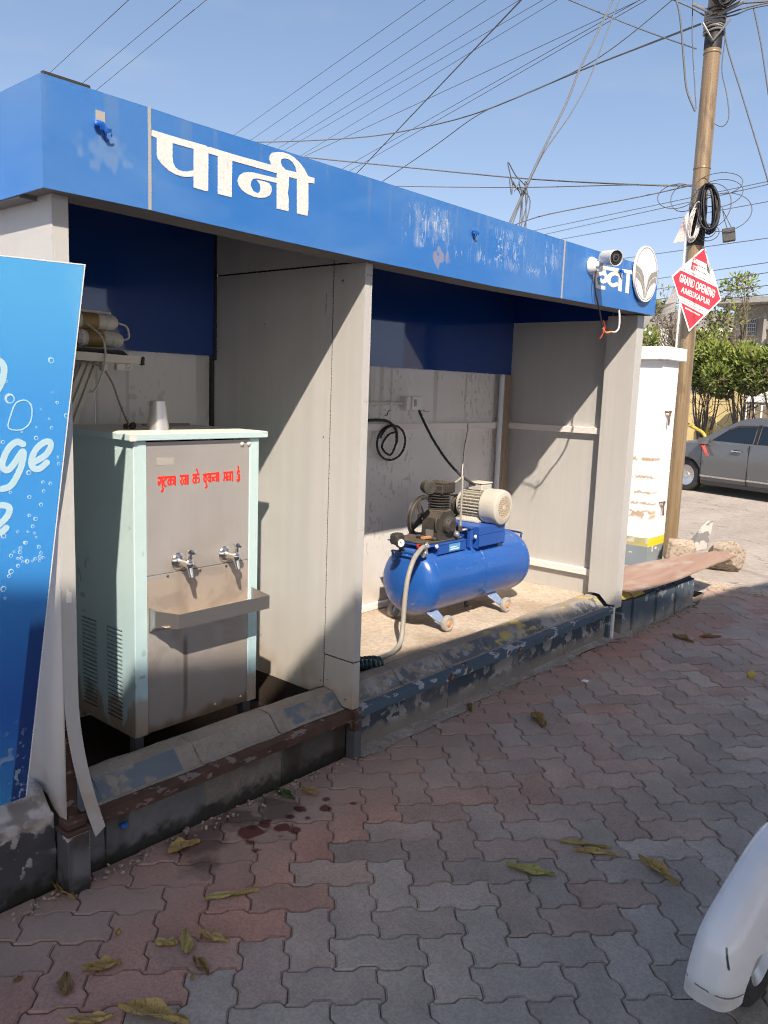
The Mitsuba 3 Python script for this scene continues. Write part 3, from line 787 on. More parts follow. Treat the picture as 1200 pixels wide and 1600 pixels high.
struct('pavement', grid_sheet(np.linspace(-2.3, 5.75, 40), np.linspace(-9, .11, 50), lambda x, y: -.0085), 'm_sand')
tiles = []
prng = random.Random(21)
for i in range(-40, 60):
    for j in range(-75, 50):
        k = (i - j) % 4
        if k not in (0, 3): continue
        c = uv2xy(U0 + (i + 1) * A, V0 + (j + .5) * A) if k == 0 else uv2xy(U0 + (i + .5) * A, V0 + (j + 1) * A)
        if not FIELD.contains(Point(*c)) : continue
        poly = paver_poly(i, j, k == 0).intersection(PAVE_AREA)
        if not isinstance(poly, Polygon) or poly.area < .003: continue
        far = max(0, c[0] - 2.5)
        whole_ = paver_poly(i, j, k == 0).intersection(PAVE_AREA)
        m = paver_mesh(poly, max(prng.gauss(-.0010, .0012 + .0004 * min(far, 2)), -.0035), np.clip([prng.gauss(0, .010), prng.gauss(0, .010)], -.02, .02))
        if m is None: m = paver_mesh(whole_, -.001, np.zeros(2)) if isinstance(whole_, Polygon) else None
        if m is None: continue
        px = proj_px((c[0], c[1], 0))
        vis = px is not None and -60 < px[0] < 1260 and 850 < px[1] < 1680
        if not vis and c[1] < -1.3 and c[0] < 3: pass
        dist = np.linalg.norm(np.array([c[0], c[1], 0]) - CAM)
        tiles.append((0 if vis else 1, dist, m, (paver_class(c, prng), prng.random())))
tiles.sort(key=lambda t: (t[0], t[1]))
for t in tiles[:300]:
    part('pavement', 'paver', t[2], 'm_paver', uv=np.tile(t[3], (len(t[2].vertices), 1)))
rest = tiles[300:]
part('pavement', 'paver_field', cat(*[t[2] for t in rest]), 'm_paver', uv=np.vstack([np.tile(t[3], (len(t[2].vertices), 1)) for t in rest]), kind='stuff')
# cement smear along the foot of the plinth
e = [(x, .085 - .085 * meshkit.fbm(np.array([x * 6.0, 1, 2]), 4) - (.03 if x > 3.6 else 0)) for x in np.arange(1.32, 4.98, .05)]
smear = Polygon(e + [(4.98, .10), (1.32, .10)])
v, f = trimesh.creation.triangulate_polygon(smear, engine='earcut')
part('pavement', 'cement_strip', trimesh.Trimesh(np.column_stack([v, .0028 + .012 * np.clip((v[:, 1] - .06) / .035, 0, 1)]), f, process=False), 'm_smear')
# concrete edging between pavement and road
edge = cat(*[jitter(sub(box(5.60, 5.86, y, y + .74, -.1, .012 - .004 * (k % 2), .02), .08), .012, 5, k) for k, y in enumerate(np.arange(-8.2, .5, .75))])
struct('pavement_edging', edge, 'm_concrete', smooth=40)
# ---------------------------------------------------------------- the kiosk
K = thing('kiosk', 'open two-bay service kiosk of grey cladding panels under a long blue fascia', 'kiosk')
top = [(0, 2.240), (.304, 2.241), (.45, 2.239), (.795, 2.242), (1.288, 2.245), (1.868, 2.246), (2.508, 2.247), (3.44, 2.252), (3.785, 2.253)]
bot = [(0, 1.970), (.307, 1.971), (.45, 1.968), (.80, 1.964), (1.246, 1.961), (2.04, 1.962), (2.544, 1.970), (2.66, 1.973), (3.785, 1.990)]


def zt(x): return float(np.interp(x, [a for a, b in top], [b for a, b in top]))
def zb(x): return float(np.interp(x, [a for a, b in bot], [b for a, b in bot]))


def strip(x0, x1):
    xs = np.unique(np.r_[x0, [a for a, b in top + bot if x0 < a < x1], x1])
    return Polygon([(x, zb(x)) for x in xs] + [(x, zt(x)) for x in xs[::-1]])


for a, b in ((0.003, .3035), (.3125, 2.645), (2.656, 3.785)):
    part(K, 'fascia_panel', xz(strip(a, b), 0, .004), 'm_fascia')
for a, b in ((.3035, .3125), (2.645, 2.656)):
    part(K, 'fascia_joint', xz(strip(a, b), -.002, .004), 'm_seam')
part(K, 'side_fascia_panel', yz(P((0, 1.970), (1.04, 1.955), (1.04, 2.225), (0, 2.240)), -.001, .003), 'm_fascia')
part(K, 'side_fascia_panel', yz(P((0.004, 1.990), (1.04, 1.980), (1.04, 2.24), (0.004, 2.253)), 3.785, 3.789), 'm_fascia')
part(K, 'soffit', cat(xz(Polygon([(x, zb(x) + .003) for x in np.linspace(.003, 3.785, 20)] + [(3.785, 2.02), (.003, 2.01)]), .0045, .135),
                      xz(P((.003, 2.005), (3.785, 2.02), (3.785, 2.16), (.003, 2.16)), .125, .135)), 'm_soffit')
part(K, 'soffit_edge', cat(box(.003, .05, .136, 1.035, 1.962, 1.975)), 'm_soffit')
part(K, 'roof', cat(box(.004, 3.784, .136, 1.035, 2.16, 2.19)), 'm_seam')
part(K, 'roof_strip', box(.01, .14, .01, .022, 2.242, 2.252, .002), 'm_dark')
part(K, 'ceiling', cat(box(.10, 1.275, .137, .955, 2.150, 2.158), box(1.318, 3.752, .137, .955, 2.150, 2.158)), 'm_ceiling')

prof = [(.31, .226), (.225, .266), (.17, .264), (.113, .211), (.06, .211)]       # how the uprights are scribed over the plinth
# left wall: outer cladding
part(K, 'wall_panel', yz(P(*([(1.03, .23)] + prof[:1] + [(.225, .266), (.17, .264), (.13, .232), (.06, .205), (.06, 1.99), (1.03, 1.99)])), .051, .0545), 'm_clad')
part(K, 'wall_panel', yz(P((1.03, .23), (.31, .23), (.225, .27), (.225, 2.0), (1.03, 2.0)), .0945, .098), 'm_clad')
part(K, 'front_strip', box(.0550, .0980, .06, .0635, .62, 1.99, .001), 'm_clad')
part(K, 'corner_post', box(.058, .092, .068, .100, .0, 1.95), 'm_rust')
# its lower front strip has come loose and curls outwards
zz = np.linspace(.622, .168, 26)
L, Rr = [], []
for z in zz:
    t = max(0, (.60 - z) / .43)
    dx = .058 * t ** 1.9
    dy = -.050 * t ** 1.6
    L.append((.0550 + dx + .003 * t, .0602 + dy, z - (.006 * t)))
    Rr.append((.0980 + dx * .92, .0602 + dy - .004 * t + .010 * t, z + .012 * t))
L, Rr = np.array(L), np.array(Rr)
n = len(zz)
off = np.array([0, .003, 0])
v = np.vstack([L, Rr, L + off, Rr + off])
f = []
for i in range(n - 1):
    for a, b, fl in ((0, n, 0), (3 * n, 2 * n, 0), (n, 3 * n, 0), (2 * n, 0, 0)):
        f += [(a + i, a + i + 1, b + i + 1), (a + i, b + i + 1, b + i)]
f += [(n - 1, 3 * n - 1, 4 * n - 1), (n - 1, 4 * n - 1, 2 * n - 1)]
part(K, 'peeled_strip', trimesh.Trimesh(v, np.array(f), process=False), 'm_clad', label='cladding strip curling away at the foot of the left upright')
part(K, 'paper_scrap', xz(P((.066, .872), (.082, .870), (.084, .899), (.074, .903), (.072, .912), (.068, .897)), .0585, .0595), 'm_paper')

# partition between the two bays
for x0, x1 in ((1.276, 1.2795), (1.3125, 1.316)):
    part(K, 'partition_panel', yz(P((.984, .232), (.312, .228), (.2285, .268), (.2285, 1.9635), (.955, 1.9635), (.955, 1.617), (.984, 1.617)), x0, x1), 'm_clad')
    part(K, 'partition_panel', yz(P((.955, 1.9705), (.2285, 1.9705), (.2285, 2.150), (.955, 2.150)), x0, x1), 'm_clad')
    part(K, 'partition_panel', yz(P((.2225, .4105), (.06, .4105), (.06, 1.9635), (.2225, 1.9635)), x0, x1), 'm_clad')
    part(K, 'partition_panel', yz(P((.2225, .4045), (.2225, .268), (.17, .264), (.113, .211), (.06, .211), (.06, .4045)), x0, x1), 'm_clad')
    part(K, 'partition_panel', yz(P((.2225, 1.9705), (.136, 1.9705), (.136, 2.150), (.2225, 2.150)), x0, x1), 'm_clad')
for a, b in ((.211, .4045), (.4105, 1.9635)):
    part(K, 'end_panel', box(1.2795, 1.3125, .06, .0635, a, b), 'm_clad')
part(K, 'partition_core', yz(P((.95, .24), (.315, .236), (.23, .275), (.17, .272), (.115, .225), (.068, .225), (.068, 1.95), (.14, 1.97), (.14, 2.145), (.95, 2.145)), 1.2825, 1.3095), 'm_black')

# back wall
for a, b in ((.10, .70), (.703, 1.275)):
    part(K, 'back_panel', box(a, b, .985, .99, .10, 1.66), 'm_back')
for a, b in ((1.317, 2.02), (2.023, 2.72), (2.7235, 3.335), (3.339, 3.752)):
    part(K, 'back_panel', box(a, b, .985, .99, .225, 1.66), 'm_back')
part(K, 'blue_panel', box(.0985, 1.2755, .956, .960, 1.618, 2.1495), 'm_blue_panel')
part(K, 'blue_panel', box(1.3165, 3.7515, .956, .960, 1.622, 2.1495), 'm_blue_panel')
part(K, 'blue_panel', box(3.748, 3.7525, .255, .955, 1.965, 2.1495), 'm_blue_panel')
part(K, 'panel_trim', cat(box(1.268, 1.2755, .945, .9555, 1.60, 2.149), box(1.264, 1.2755, .962, .984, .235, 1.62)), 'm_dark')
# right wall, right upright
part(K, 'wall_panel', box(3.754, 3.758, .251, .984, .231, 2.149), 'm_clad')
part(K, 'wall_panel', box(3.778, 3.782, .062, 1.03, .25, 1.985), 'm_clad')
part(K, 'upright_panel', yz(P((.250, .262), (.225, .268), (.17, .264), (.113, .211), (.0635, .211), (.0635, 1.985), (.250, 1.985)), 3.688, 3.6915), 'm_clad')
part(K, 'upright_panel', box(3.6915, 3.753, .2465, .250, .265, 1.985), 'm_clad')
part(K, 'upright_panel', box(3.688, 3.778, .06, .0635, .19, 1.986), 'm_clad')
part(K, 'rail', cat(box(1.3165, 3.747, .958, .984, 1.265, 1.305, .002)), 'm_rail')
part(K, 'rail', box(3.722, 3.7535, .2515, .950, 1.265, 1.305, .002), 'm_rail')
part(K, 'rail', box(3.726, 3.7535, .2515, .950, .358, .400, .002), 'm_rail')
part(K, 'rail', box(1.3165, 3.60, .955, .984, .2325, .268, .002), 'm_rail')
part(K, 'corner_column', cat(box(3.648, 3.735, .935, .9545, .2325, 1.6215, .002), box(3.668, 3.676, .931, .936, .235, 1.62), box(3.705, 3.713, .931, .936, .235, 1.62)), 'm_post')
# floors
part(K, 'floor', box(1.317, 3.7535, .300, .984, .10, .2305), 'm_floor')
part(K, 'pit_floor', box(.055, 1.281, .305, .984, .02, .085), 'm_pit')
part(K, 'pit_wall', cat(box(.0555, .062, .312, .984, .086, .245), box(1.2765, 1.2785, .315, .984, .086, .231), box(.063, 1.276, .978, .984, .086, .0995)), 'm_pit')
# steel base frame: angle along the plinth and short legs
part(K, 'base_angle', cat(box(.105, 1.288, .055, .0985, .196, .202, .001), box(.105, 1.288, .055, .060, .165, .2018, .001)), 'm_rust', label='rusty steel angle along the plinth')
part(K, 'base_angle', cat(box(1.318, 3.655, .055, .0985, .200, .206, .001), box(1.318, 3.655, .055, .060, .165, .2058, .001)), 'm_rust', label='blue painted steel angle along the plinth')
part(K, 'leg', box(.036, .106, .022, .088, -.01, .184, .003), 'm_kerb', smooth=False)
part(K, 'leg_collar', cat(box(.032, .110, .018, .092, .1845, .198, .003), box(.04, .10, .03, .085, .1985, .222, .004)), 'm_rust')
part(K, 'leg', box(1.278, 1.318, .040, .090, -.01, .12, .003), 'm_slate')
part(K, 'leg_collar', box(1.277, 1.319, .039, .091, .1205, .208, .003), 'm_rust')
part(K, 'leg', cat(box(3.668, 3.688, .056, .09, -.01, .20, .002), ), 'm_rail')
part(K, 'leg', box(3.640, 3.667, .07, .0945, -.01, .195, .002), 'm_rust')

# painted lettering on the fascia
PANI_P = [Polygon(p).buffer(0) for p in PANI]
pani = unary_union(PANI_P)
part(K, 'lettering', xz(pani, -.0016, -.0002), 'm_letter', label='white painted Devanagari word on the fascia')
hawa = unary_union([affinity.scale(stroke([(x * .45, z) for x, z in p], .0195), 1 / .45, 1, origin=(0, 0)) for p in HAWA])
for g_ in getattr(hawa, 'geoms', [hawa]):
    part(K, 'lettering', xz(g_, -.0016, -.0002), 'm_plain_white', label='white Devanagari lettering half hidden behind the camera')
for y, z, r in ((.175, 1.905, .004), (.205, .30, .003), (.24, .29, .003), (.10, .245, .003), (.26, 1.30, .003), (.62, 1.75, .0028), (.62, .40, .0028)):
    part(K, 'screw', lathe([(0, .0018), (r * .8, .0014), (r, 0), (r, -.001)], (1.2757, y, z), (-1, 0, 0), 10), 'm_dark')
part(K, 'scratch', box(1.2752, 1.2757, .262, .2635, 1.78, 1.86), 'm_dark')
for z in (.45, .95, 1.45, 1.92):
    for x in (1.288, 1.304):
        part(K, 'screw', lathe([(0, .0016), (.0026, .0013), (.003, 0), (.003, -.001)], (x, .0597, z), (0, -1, 0), 8), 'm_seam')
    for x in (3.70, 3.765):
        part(K, 'screw', lathe([(0, .0016), (.0026, .0013), (.003, 0), (.003, -.001)], (x, .0597, z), (0, -1, 0), 8), 'm_seam')

# ---------------------------------------------------------------- plinth of kerb stones
KP = thing('kerb_plinth', 'low plinth of chamfered kerb stones with worn blue and black paint below the kiosk', 'kerb')


def kerb_stone(x0, x1, yf, h, seed, chip=.006, depth=.215):
    pr = P((yf, -.05), (yf, h - .055), (yf + .018, h - .055), (yf + .075, h), (yf + .13, h + .003), (yf + depth, h - .035), (yf + depth, -.05))
    m = yz(pr.buffer(-.004).buffer(.004, quad_segs=2), x0, x1)
    m = sub(m, .055)
    return jitter(m, chip, 9, seed)


xs = [.118, .196, .572, .930, 1.277]
for k in range(len(xs) - 1):
    part(KP, 'kerb_stone', kerb_stone(xs[k] + .0015, xs[k + 1] - .0015, .094, .262, 10 + k, .012), 'm_kerb', smooth=35)
xs = [1.320, 1.655, 1.985, 2.36, 2.74, 3.118, 3.495, 3.64]
for k in range(len(xs) - 1):
    part(KP, 'kerb_stone', kerb_stone(xs[k] + .0015, xs[k + 1] - .0015, .094, .262, 30 + k, .012), 'm_kerb', smooth=35)
KL = thing('kerb_plinth', 'plastered kerb with peeling whitish top and black face left of the kiosk leg', 'kerb')
part(KL, 'kerb_stone', kerb_stone(-1.9, .034, .098, .293, 3, .014), 'm_kerb', smooth=35)
KR = thing('kerb_plinth', 'short run of dark blue kerb stones right of the kiosk under a loose board', 'kerb')
for k, (a, b) in enumerate(((3.79, 3.93), (3.935, 4.28), (4.285, 4.60), (4.605, 4.93))):
    y0 = .055 - .012 * k
    part(KR, 'kerb_stone', kerb_stone(a, b - .003, y0, .272 - .004 * k, 50 + k, .012), 'm_kerb_dark' if k else 'm_kerb_dark', smooth=35)
mat('m_kerb_yellow', (.58, .43, .13), .8)
part(KR, 'paint_patch', jitter(sub(cat(yz(P((.055, .228), (.073, .228), (.129, .275), (.118, .279), (.066, .234)), 3.80, 3.925), yz(P((.043, .224), (.061, .224), (.117, .271), (.106, .275), (.054, .230)), 3.94, 4.10)), .05), .004, 9, 3), 'm_kerb_yellow', label='yellow painted chamfer')


def col_kdark(p, n, uv):
    f = fbm(p.x * 9, p.z * 9, p.y * 9, 4)
    c = mix((.055, .080, .112), (.085, .115, .150), f)
    g = smoothstep(.12, .0, p.z + (f - .5) * .22)
    c = mix(c, (.26, .24, .215), g * .9)
    wp = smoothstep(.66, .70, fbm(p.x * 16, p.z * 16, 3, 3))
    return mix(c, (.36, .38, .40), wp * .6)


mat('m_kerb_dark', col_kdark, .85, bump=bump_kerb, scale=.005, eps=2e-3)

# ---------------------------------------------------------------- forecourt canopy behind the camera: it shades the pavement
CN = thing('canopy', 'flat white forecourt canopy on columns behind the camera', 'canopy')
TZ = 5.2
ox, oy = SUN[0] / SUN[2] * TZ, SUN[1] / SUN[2] * TZ
def ce(x): return (x + ox, .875 - .155 * x + oy)
cp = Polygon([ce(-9), ce(17), (17 + ox, -13.5), (-9 + ox, -13.5)])
m = extr(cp, .75)
m.apply_translation((0, 0, TZ - .75))
part(CN, 'roof', m, 'm_canopy')
for x, y in ((-7, -8), (4, -9.5)):
    part(CN, 'column', box(x - .2, x + .2, y - .2, y + .2, -.01, TZ - .75), 'm_canopy')
# ---------------------------------------------------------------- water cooler and what stands on or behind it
WC = thing('water_cooler', 'mint green steel water cooler with two taps standing in the left bay', 'water cooler')
cx0, cx1, cy0, cy1, cz0, cz1 = .466, 1.014, .345, .86, .250, 1.297
vents = []
for ya, yb in ((.425, .530), (.594, .700)):
    for k in range(22):
        vents.append((ya, yb, .292 + k * .0156))
sidep = sbox(cy0 + .002, cz0, cy1, cz1)
holes = unary_union([P((a, z), (b, z), (b, z + .0068), (a, z + .0068)) for a, b, z in vents])
part(WC, 'side_panel', yz(sidep.difference(holes), cx0, cx0 + .003), 'm_mint')
part(WC, 'side_panel', yz(sidep, cx1 - .003, cx1), 'm_mint')
for a, b, z in vents:
    v = np.array([(cx0 + .002, a, z + .0068), (cx0 + .002, b, z + .0068), (cx0 + .010, b, z - .002), (cx0 + .010, a, z - .002)])
    v = np.vstack([v, v + (.001, 0, 0)])
    part(WC, 'louvre', hull(v), 'm_mint')
part(WC, 'back_panel', box(cx0 + .003, cx1 - .003, cy1 - .003, cy1, cz0, cz1), 'm_mint')
part(WC, 'body', box(cx0 + .014, cx1 - .012, cy0 + .02, cy1 - .006, cz0 + .02, cz1 - .01), 'm_dark')
for a, b in ((cx0, cx0 + .0515), (cx1 - .046, cx1)):
    part(WC, 'corner_trim', box(a, b, cy0 - .001, cy0 + .016, cz0, cz1, .003), 'm_mint')
part(WC, 'front_panel', box(cx0 + .0525, cx1 - .047, cy0 + .002, cy0 + .010, .8285, cz1 - .004, .001), 'm_steel')
part(WC, 'front_panel', box(cx0 + .0525, cx1 - .047, cy0 + .0015, cy0 + .010, cz0 + .004, .8265, .001), 'm_steel')
part(WC, 'top', cat(box(.446, 1.046, .330, .885, 1.2985, 1.3225, .0025)), 'm_mint')
part(WC, 'top_skin', box(.452, 1.040, .336, .879, 1.3226, 1.3236), 'm_offwhite')
part(WC, 'corner_clip', box(.4445, .470, .3285, .331, 1.298, 1.3235, .001), 'm_rail')
for x in (.93, .962):
    part(WC, 'screw_cap', lathe([(0, 0), (.0085, .001), (.0085, .004), (.004, .008), (0, .009)], (x, cy0 + .002, 1.276), (0, -1, 0), 14), 'm_offwhite', smooth=40)
for x in (.60, .74, .86):
    part(WC, 'screw', lathe([(0, 0), (.005, .0), (.004, .003), (0, .004)], (x, cy0 + .001, .818 - .002 * (x - .6)), (0, -1, 0), 10), 'm_rust', smooth=40)
for x, z in ((.81, .285), (.935, .282)):
    part(WC, 'screw', lathe([(0, 0), (.004, .0), (.003, .003), (0, .004)], (x, cy0 + .001, z), (0, -1, 0), 10), 'm_rail', smooth=40)
for x, y in ((.487, .372), (.975, .372), (.487, .83), (.975, .83)):
    part(WC, 'leg', box(x - .018, x + .018, y - .018, y + .018, .085, .252, .002), 'm_slate')
text = unary_union([stroke(p, .0072, False) if len(p) == 2 else stroke(p, .0056) for p in GUTKA])
part(WC, 'lettering', xz(text, cy0 + .0006, cy0 + .0019), 'm_red_text', label='red painted Devanagari warning')
part(WC, 'old_sticker', box(.558, .628, cy0 + .0012, cy0 + .0019, 1.213, 1.238), 'm_seam')
# drip tray: open trough with a cut-off left corner
plan = P((.521, cy0 + .001), (.5215, .306), (.572, .238), (.984, .238), (.984, cy0 + .001))
zf_, zk = .702, .712
flo = plan.buffer(-.002)
fl = extr(flo, .003); fl.apply_translation((0, 0, .655))
wall = extr(plan.difference(plan.buffer(-.0022)).difference(sbox(.5, cy0 - .002, 1.1, .4)), .052); wall.apply_translation((0, 0, .652))
v = wall.vertices.copy()
top_ = v[:, 2] > .69
v[top_, 2] += .012 * np.clip((v[top_, 1] - .24) / .1, 0, 1)
wall.vertices = v
part(WC, 'drip_tray', cat(fl, wall, hull([(.521, .344, .655), (.521, .344, .627), (.523, .308, .655), (.975, .344, .655), (.975, .344, .627), (.60, .30, .655)])), 'm_tray')
part(WC, 'tray_dirt', box(.535, .975, .262, .340, .658, .6595), 'm_floor')


def tap(x, z):
    o = np.array([x, cy0 + .001, z])
    t = part(WC, 'tap', cat(lathe([(.016, 0), (.016, .018), (.0125, .022), (.0125, .048), (.016, .050), (.016, .072), (.010, .078), (0, .079)], o, (0, -1, 0), 20),
                            lathe([(.011, -.02), (.0125, 0), (.0095, .012), (.0085, .030), (.0065, .045)], o + (0, -.062, -.005), (.05, -.32, -1), 16)), 'm_chrome', smooth=40)
    part(t, 'flange', lathe([(0, 0), (.030, .000), (.031, .003), (.027, .008), (.018, .014), (0, .015)], o, (0, -1, 0), 26), 'm_chrome', smooth=40)
    h0 = o + (.004, -.058, .010)
    ax = np.array([.18, -.10, .9])
    part(t, 'handle', lathe([(.010, 0), (.010, .014), (.006, .016), (.006, .024), (.0165, .026), (.0175, .034), (.012, .040), (0, .041)], h0, ax, 20), 'm_chrome', smooth=40)


tap(.646, .866)
tap(.855, .865)

solo('steel_tumbler', lathe([(0, .104), (.028, .104), (.0285, .102), (.0400, .002), (.0415, 0), (.0392, .001), (.027, .100), (0, .1005)], (.668, .500, 1.3237), (0, 0, 1), 40), 'm_tin',
     'upturned steel tumbler on top of the water cooler', 'cup', smooth=40)
deb = cat(*[jitter(trimesh.creation.icosphere(subdivisions=2, radius=r), r * 1.1, 40, k).apply_translation(p) for k, (p, r) in enumerate((((.735, .63, 1.339), .014), ((.765, .64, 1.336), .012), ((.60, .56, 1.338), .013), ((.79, .66, 1.333), .010), ((.592, .585, 1.333), .010)))])
solo('dried_flowers', deb, 'm_rust', 'small dried brown flower scraps beside the tumbler on the cooler', 'flowers', smooth=50)
solo('wooden_stick', box(.76, .98, .735, .750, 1.324, 1.333, .002), 'm_post', 'thin wooden strip lying at the back of the cooler top', 'stick')

# purifier cartridges on a bracket behind the cooler
WF = thing('water_purifier', 'two dusty white purifier cartridges stacked on a shelf behind the cooler', 'water filter')
for k, (zc, xe) in enumerate(((1.712, .690), (1.648, .712))):
    o = (xe, .80, zc)
    c = part(WF, 'cartridge', lathe([(0, .0), (.010, .0), (.018, -.004), (.027, -.016), (.0295, -.03), (.0295, -.040), (.0315, -.041), (.0315, -.052), (.0295, -.053), (.0295, -.36), (0, -.36)], o, (1, -.05, 0), 28), 'm_offwhite', smooth=35)
    part(c, 'band', lathe([(.0302, -.085), (.0302, -.150)], o, (1, -.05, 0), 28), 'm_gold', smooth=True)
    part(c, 'clip', lathe([(.0325, -.162), (.0325, -.174), (.0300, -.175), (.0300, -.161)], o, (1, -.05, 0), 24), 'm_plain_white', smooth=40)
    part(c, 'label_print', lathe([(.0301, -.19), (.0301, -.26)], o, (1, -.05, 0), 28), 'm_grey_print', smooth=True)
part(WF, 'back_plate', box(.30, .675, .84, .846, 1.60, 1.752, .003), 'm_offwhite')
part(WF, 'cap', box(.35, .672, .805, .838, 1.738, 1.752, .003), 'm_offwhite')
part(WF, 'tube', tube(spline([(.69, .80, 1.712), (.722, .785, 1.70), (.728, .78, 1.66), (.712, .80, 1.648)], 6), .004, 8), 'm_offwhite', smooth=True)
SH = thing('filter_shelf', 'cream plastic shelf on a slanted channel holding the purifier', 'shelf')
part(SH, 'plate', hull([(.30, .715, 1.610), (.655, .705, 1.607), (.70, .725, 1.585), (.70, .85, 1.592), (.30, .86, 1.612), (.30, .715, 1.602), (.70, .725, 1.578), (.30, .86, 1.60)]), 'm_dark')
part(SH, 'front_rim', hull([(.30, .702, 1.598), (.735, .705, 1.588), (.74, .712, 1.572), (.735, .712, 1.560), (.30, .705, 1.566), (.30, .714, 1.598), (.735, .716, 1.588), (.735, .716, 1.560)]), 'm_offwhite')
part(SH, 'rim_end', box(.7345, .746, .700, .722, 1.556, 1.588, .002), 'm_black')
part(SH, 'junction_box', cat(box(.635, .70, .715, .735, 1.532, 1.560, .003), box(.575, .60, .715, .74, 1.53, 1.562, .003), lathe([(.010, 0), (.010, .004), (.006, .004), (.006, -.001)], (.682, .714, 1.546), (0, -1, 0), 14)), 'm_offwhite')
ch = []
for dx in (0, .026, .052):
    ch.append(hull([(.548 + dx, .80, 1.565), (.566 + dx, .80, 1.565), (.548 + dx, .83, 1.565), (.566 + dx, .83, 1.565),
                    (.470 + dx * 1.2, .86, 1.325), (.490 + dx * 1.2, .86, 1.325), (.470 + dx * 1.2, .89, 1.325), (.490 + dx * 1.2, .89, 1.325)]))
part(SH, 'channel', cat(hull([(.545, .815, 1.565), (.625, .815, 1.565), (.545, .83, 1.565), (.625, .83, 1.565), (.467, .875, 1.325), (.557, .875, 1.325), (.467, .89, 1.325), (.557, .89, 1.325)]), *ch), 'm_offwhite')
solo('water_tube', tube(spline([(.545, .77, 1.70), (.575, .72, 1.655), (.58, .70, 1.60), (.572, .70, 1.53), (.55, .72, 1.46), (.535, .74, 1.452)], 8), .0042, 8), 'm_offwhite', 'thin cream tube looping down in front of the purifier', 'tube', smooth=True)
solo('water_tube', tube(spline([(.50, .76, 1.565), (.58, .74, 1.545), (.64, .76, 1.49), (.70, .80, 1.40), (.765, .85, 1.3255)], 8), .0036, 8), 'm_post', 'thin brown tube running from the shelf down to the cooler back', 'tube', smooth=True)

# ---------------------------------------------------------------- leaning banner
BN = thing('banner', 'tall blue drinking water banner of fluted plastic leaning at the left', 'banner')


def bann(x, z, off=0.0):
    return (x, .1 - .1 * (z - .316) / 1.478 + off, z)


def bpoly(poly, o0, o1):
    m = extr(poly, 1.0)
    v = m.vertices
    o = o0 + (o1 - o0) * v[:, 2]
    m2 = trimesh.Trimesh(np.array([bann(x, z, q) for x, z, q in zip(v[:, 0], v[:, 1], o)]), m.faces, process=False)
    return m2


part(BN, 'sheet', bpoly(P((-.75, 1.765), (.107, 1.794), (-.047, .316), (-.86, .31)), .0045, 0), 'm_banner')
part(BN, 'edge', bpoly(P((-.75, 1.7655), (.1075, 1.7945), (-.0465, .316), (-.044, .316), (.1105, 1.7975), (-.75, 1.7685)), .0048, -.0003), 'm_sign_white')
part(BN, 'lettering', bpoly(unary_union([stroke(p, .0165).union(Point(p[0]).buffer(.008)).union(Point(p[-1]).buffer(.008)) for p in BANNER_STROKES]), -.0003, -.0011), 'm_banner_text', label='pale looping script letters')
rings = []
for x, z, d in BUBBLES:
    r = d * .5 + .0008
    ring = Point(x, z).buffer(r, quad_segs=5).difference(Point(x + r * .15, z - r * .1).buffer(r * .70, quad_segs=5))
    rings.append(ring)
blob = Polygon(spline([(*q, 0) for q in [(-.088, 1.40), (-.075, 1.43), (-.05, 1.437), (-.035, 1.42), (-.037, 1.385), (-.055, 1.365), (-.08, 1.362), (-.095, 1.37)]], 5, closed=True)[:, :2]).buffer(.002)
rings.append(blob.difference(blob.buffer(-.0028)))
part(BN, 'bubble_print', bpoly(unary_union(rings), -.0003, -.0010), 'm_bubble', kind='stuff', label='printed ring bubbles')
# ---------------------------------------------------------------- air compressor in the right bay
AC = thing('air_compressor', 'blue air compressor with belt driven pump and cream motor in the right bay', 'air compressor')
TY, TZc, TR = .620, .480, .186
xa, xb = 2.335, 3.245
prof = []
for k in range(9):
    a = k / 8 * math.pi / 2
    prof.append((TR * math.sin(a), xa + .001 - .088 * math.cos(a)))
prof += [(TR + .0015, xa + .012), (TR + .0015, xa + .022), (TR, xa + .024), (TR, (xa + xb) / 2 - .09), (TR + .0012, (xa + xb) / 2 - .084), (TR, (xa + xb) / 2 - .078), (TR, xb - .024), (TR + .0015, xb - .022), (TR + .0015, xb - .012)]
for k in range(8, -1, -1):
    a = k / 8 * math.pi / 2
    prof.append((TR * math.sin(a), xb + .088 * math.cos(a)))
tank = lathe(prof, (0, TY, TZc), (1, 0, 0), 56)
part(AC, 'tank', tank, 'm_tank', smooth=40)
# feet with wheels
for x in (2.395, 2.972):
    for s in (-1, 1):
        y1 = TY + s * (.195 if s < 0 else .15)
        ft = part(AC, 'foot', hull([(x - .052, TY + s * .10, TZc - TR * .80), (x + .040, TY + s * .10, TZc - TR * .80), (x - .052, TY + s * .115, TZc - TR * .88), (x + .04, TY + s * .115, TZc - TR * .88),
                                    (x - .030, y1, .278), (x + .018, y1, .278), (x - .030, y1 - s * .012, .268), (x + .018, y1 - s * .012, .268)]), 'm_bracket')
        w = part(AC, 'wheel', lathe([(0, -.016), (.030, -.016), (.041, -.013), (.044, -.006), (.044, .006), (.041, .013), (.030, .016), (.026, .012), (0, .012)], (x, y1 + s * .014, .2755), (0, s, 0), 28), 'm_rubber_grey', smooth=35)
        part(w, 'hub', lathe([(0, .018), (.014, .018), (.018, .013), (.018, .011), (0, .011)], (x, y1 + s * .014, .2755), (0, s, 0), 16), 'm_orange', smooth=40)
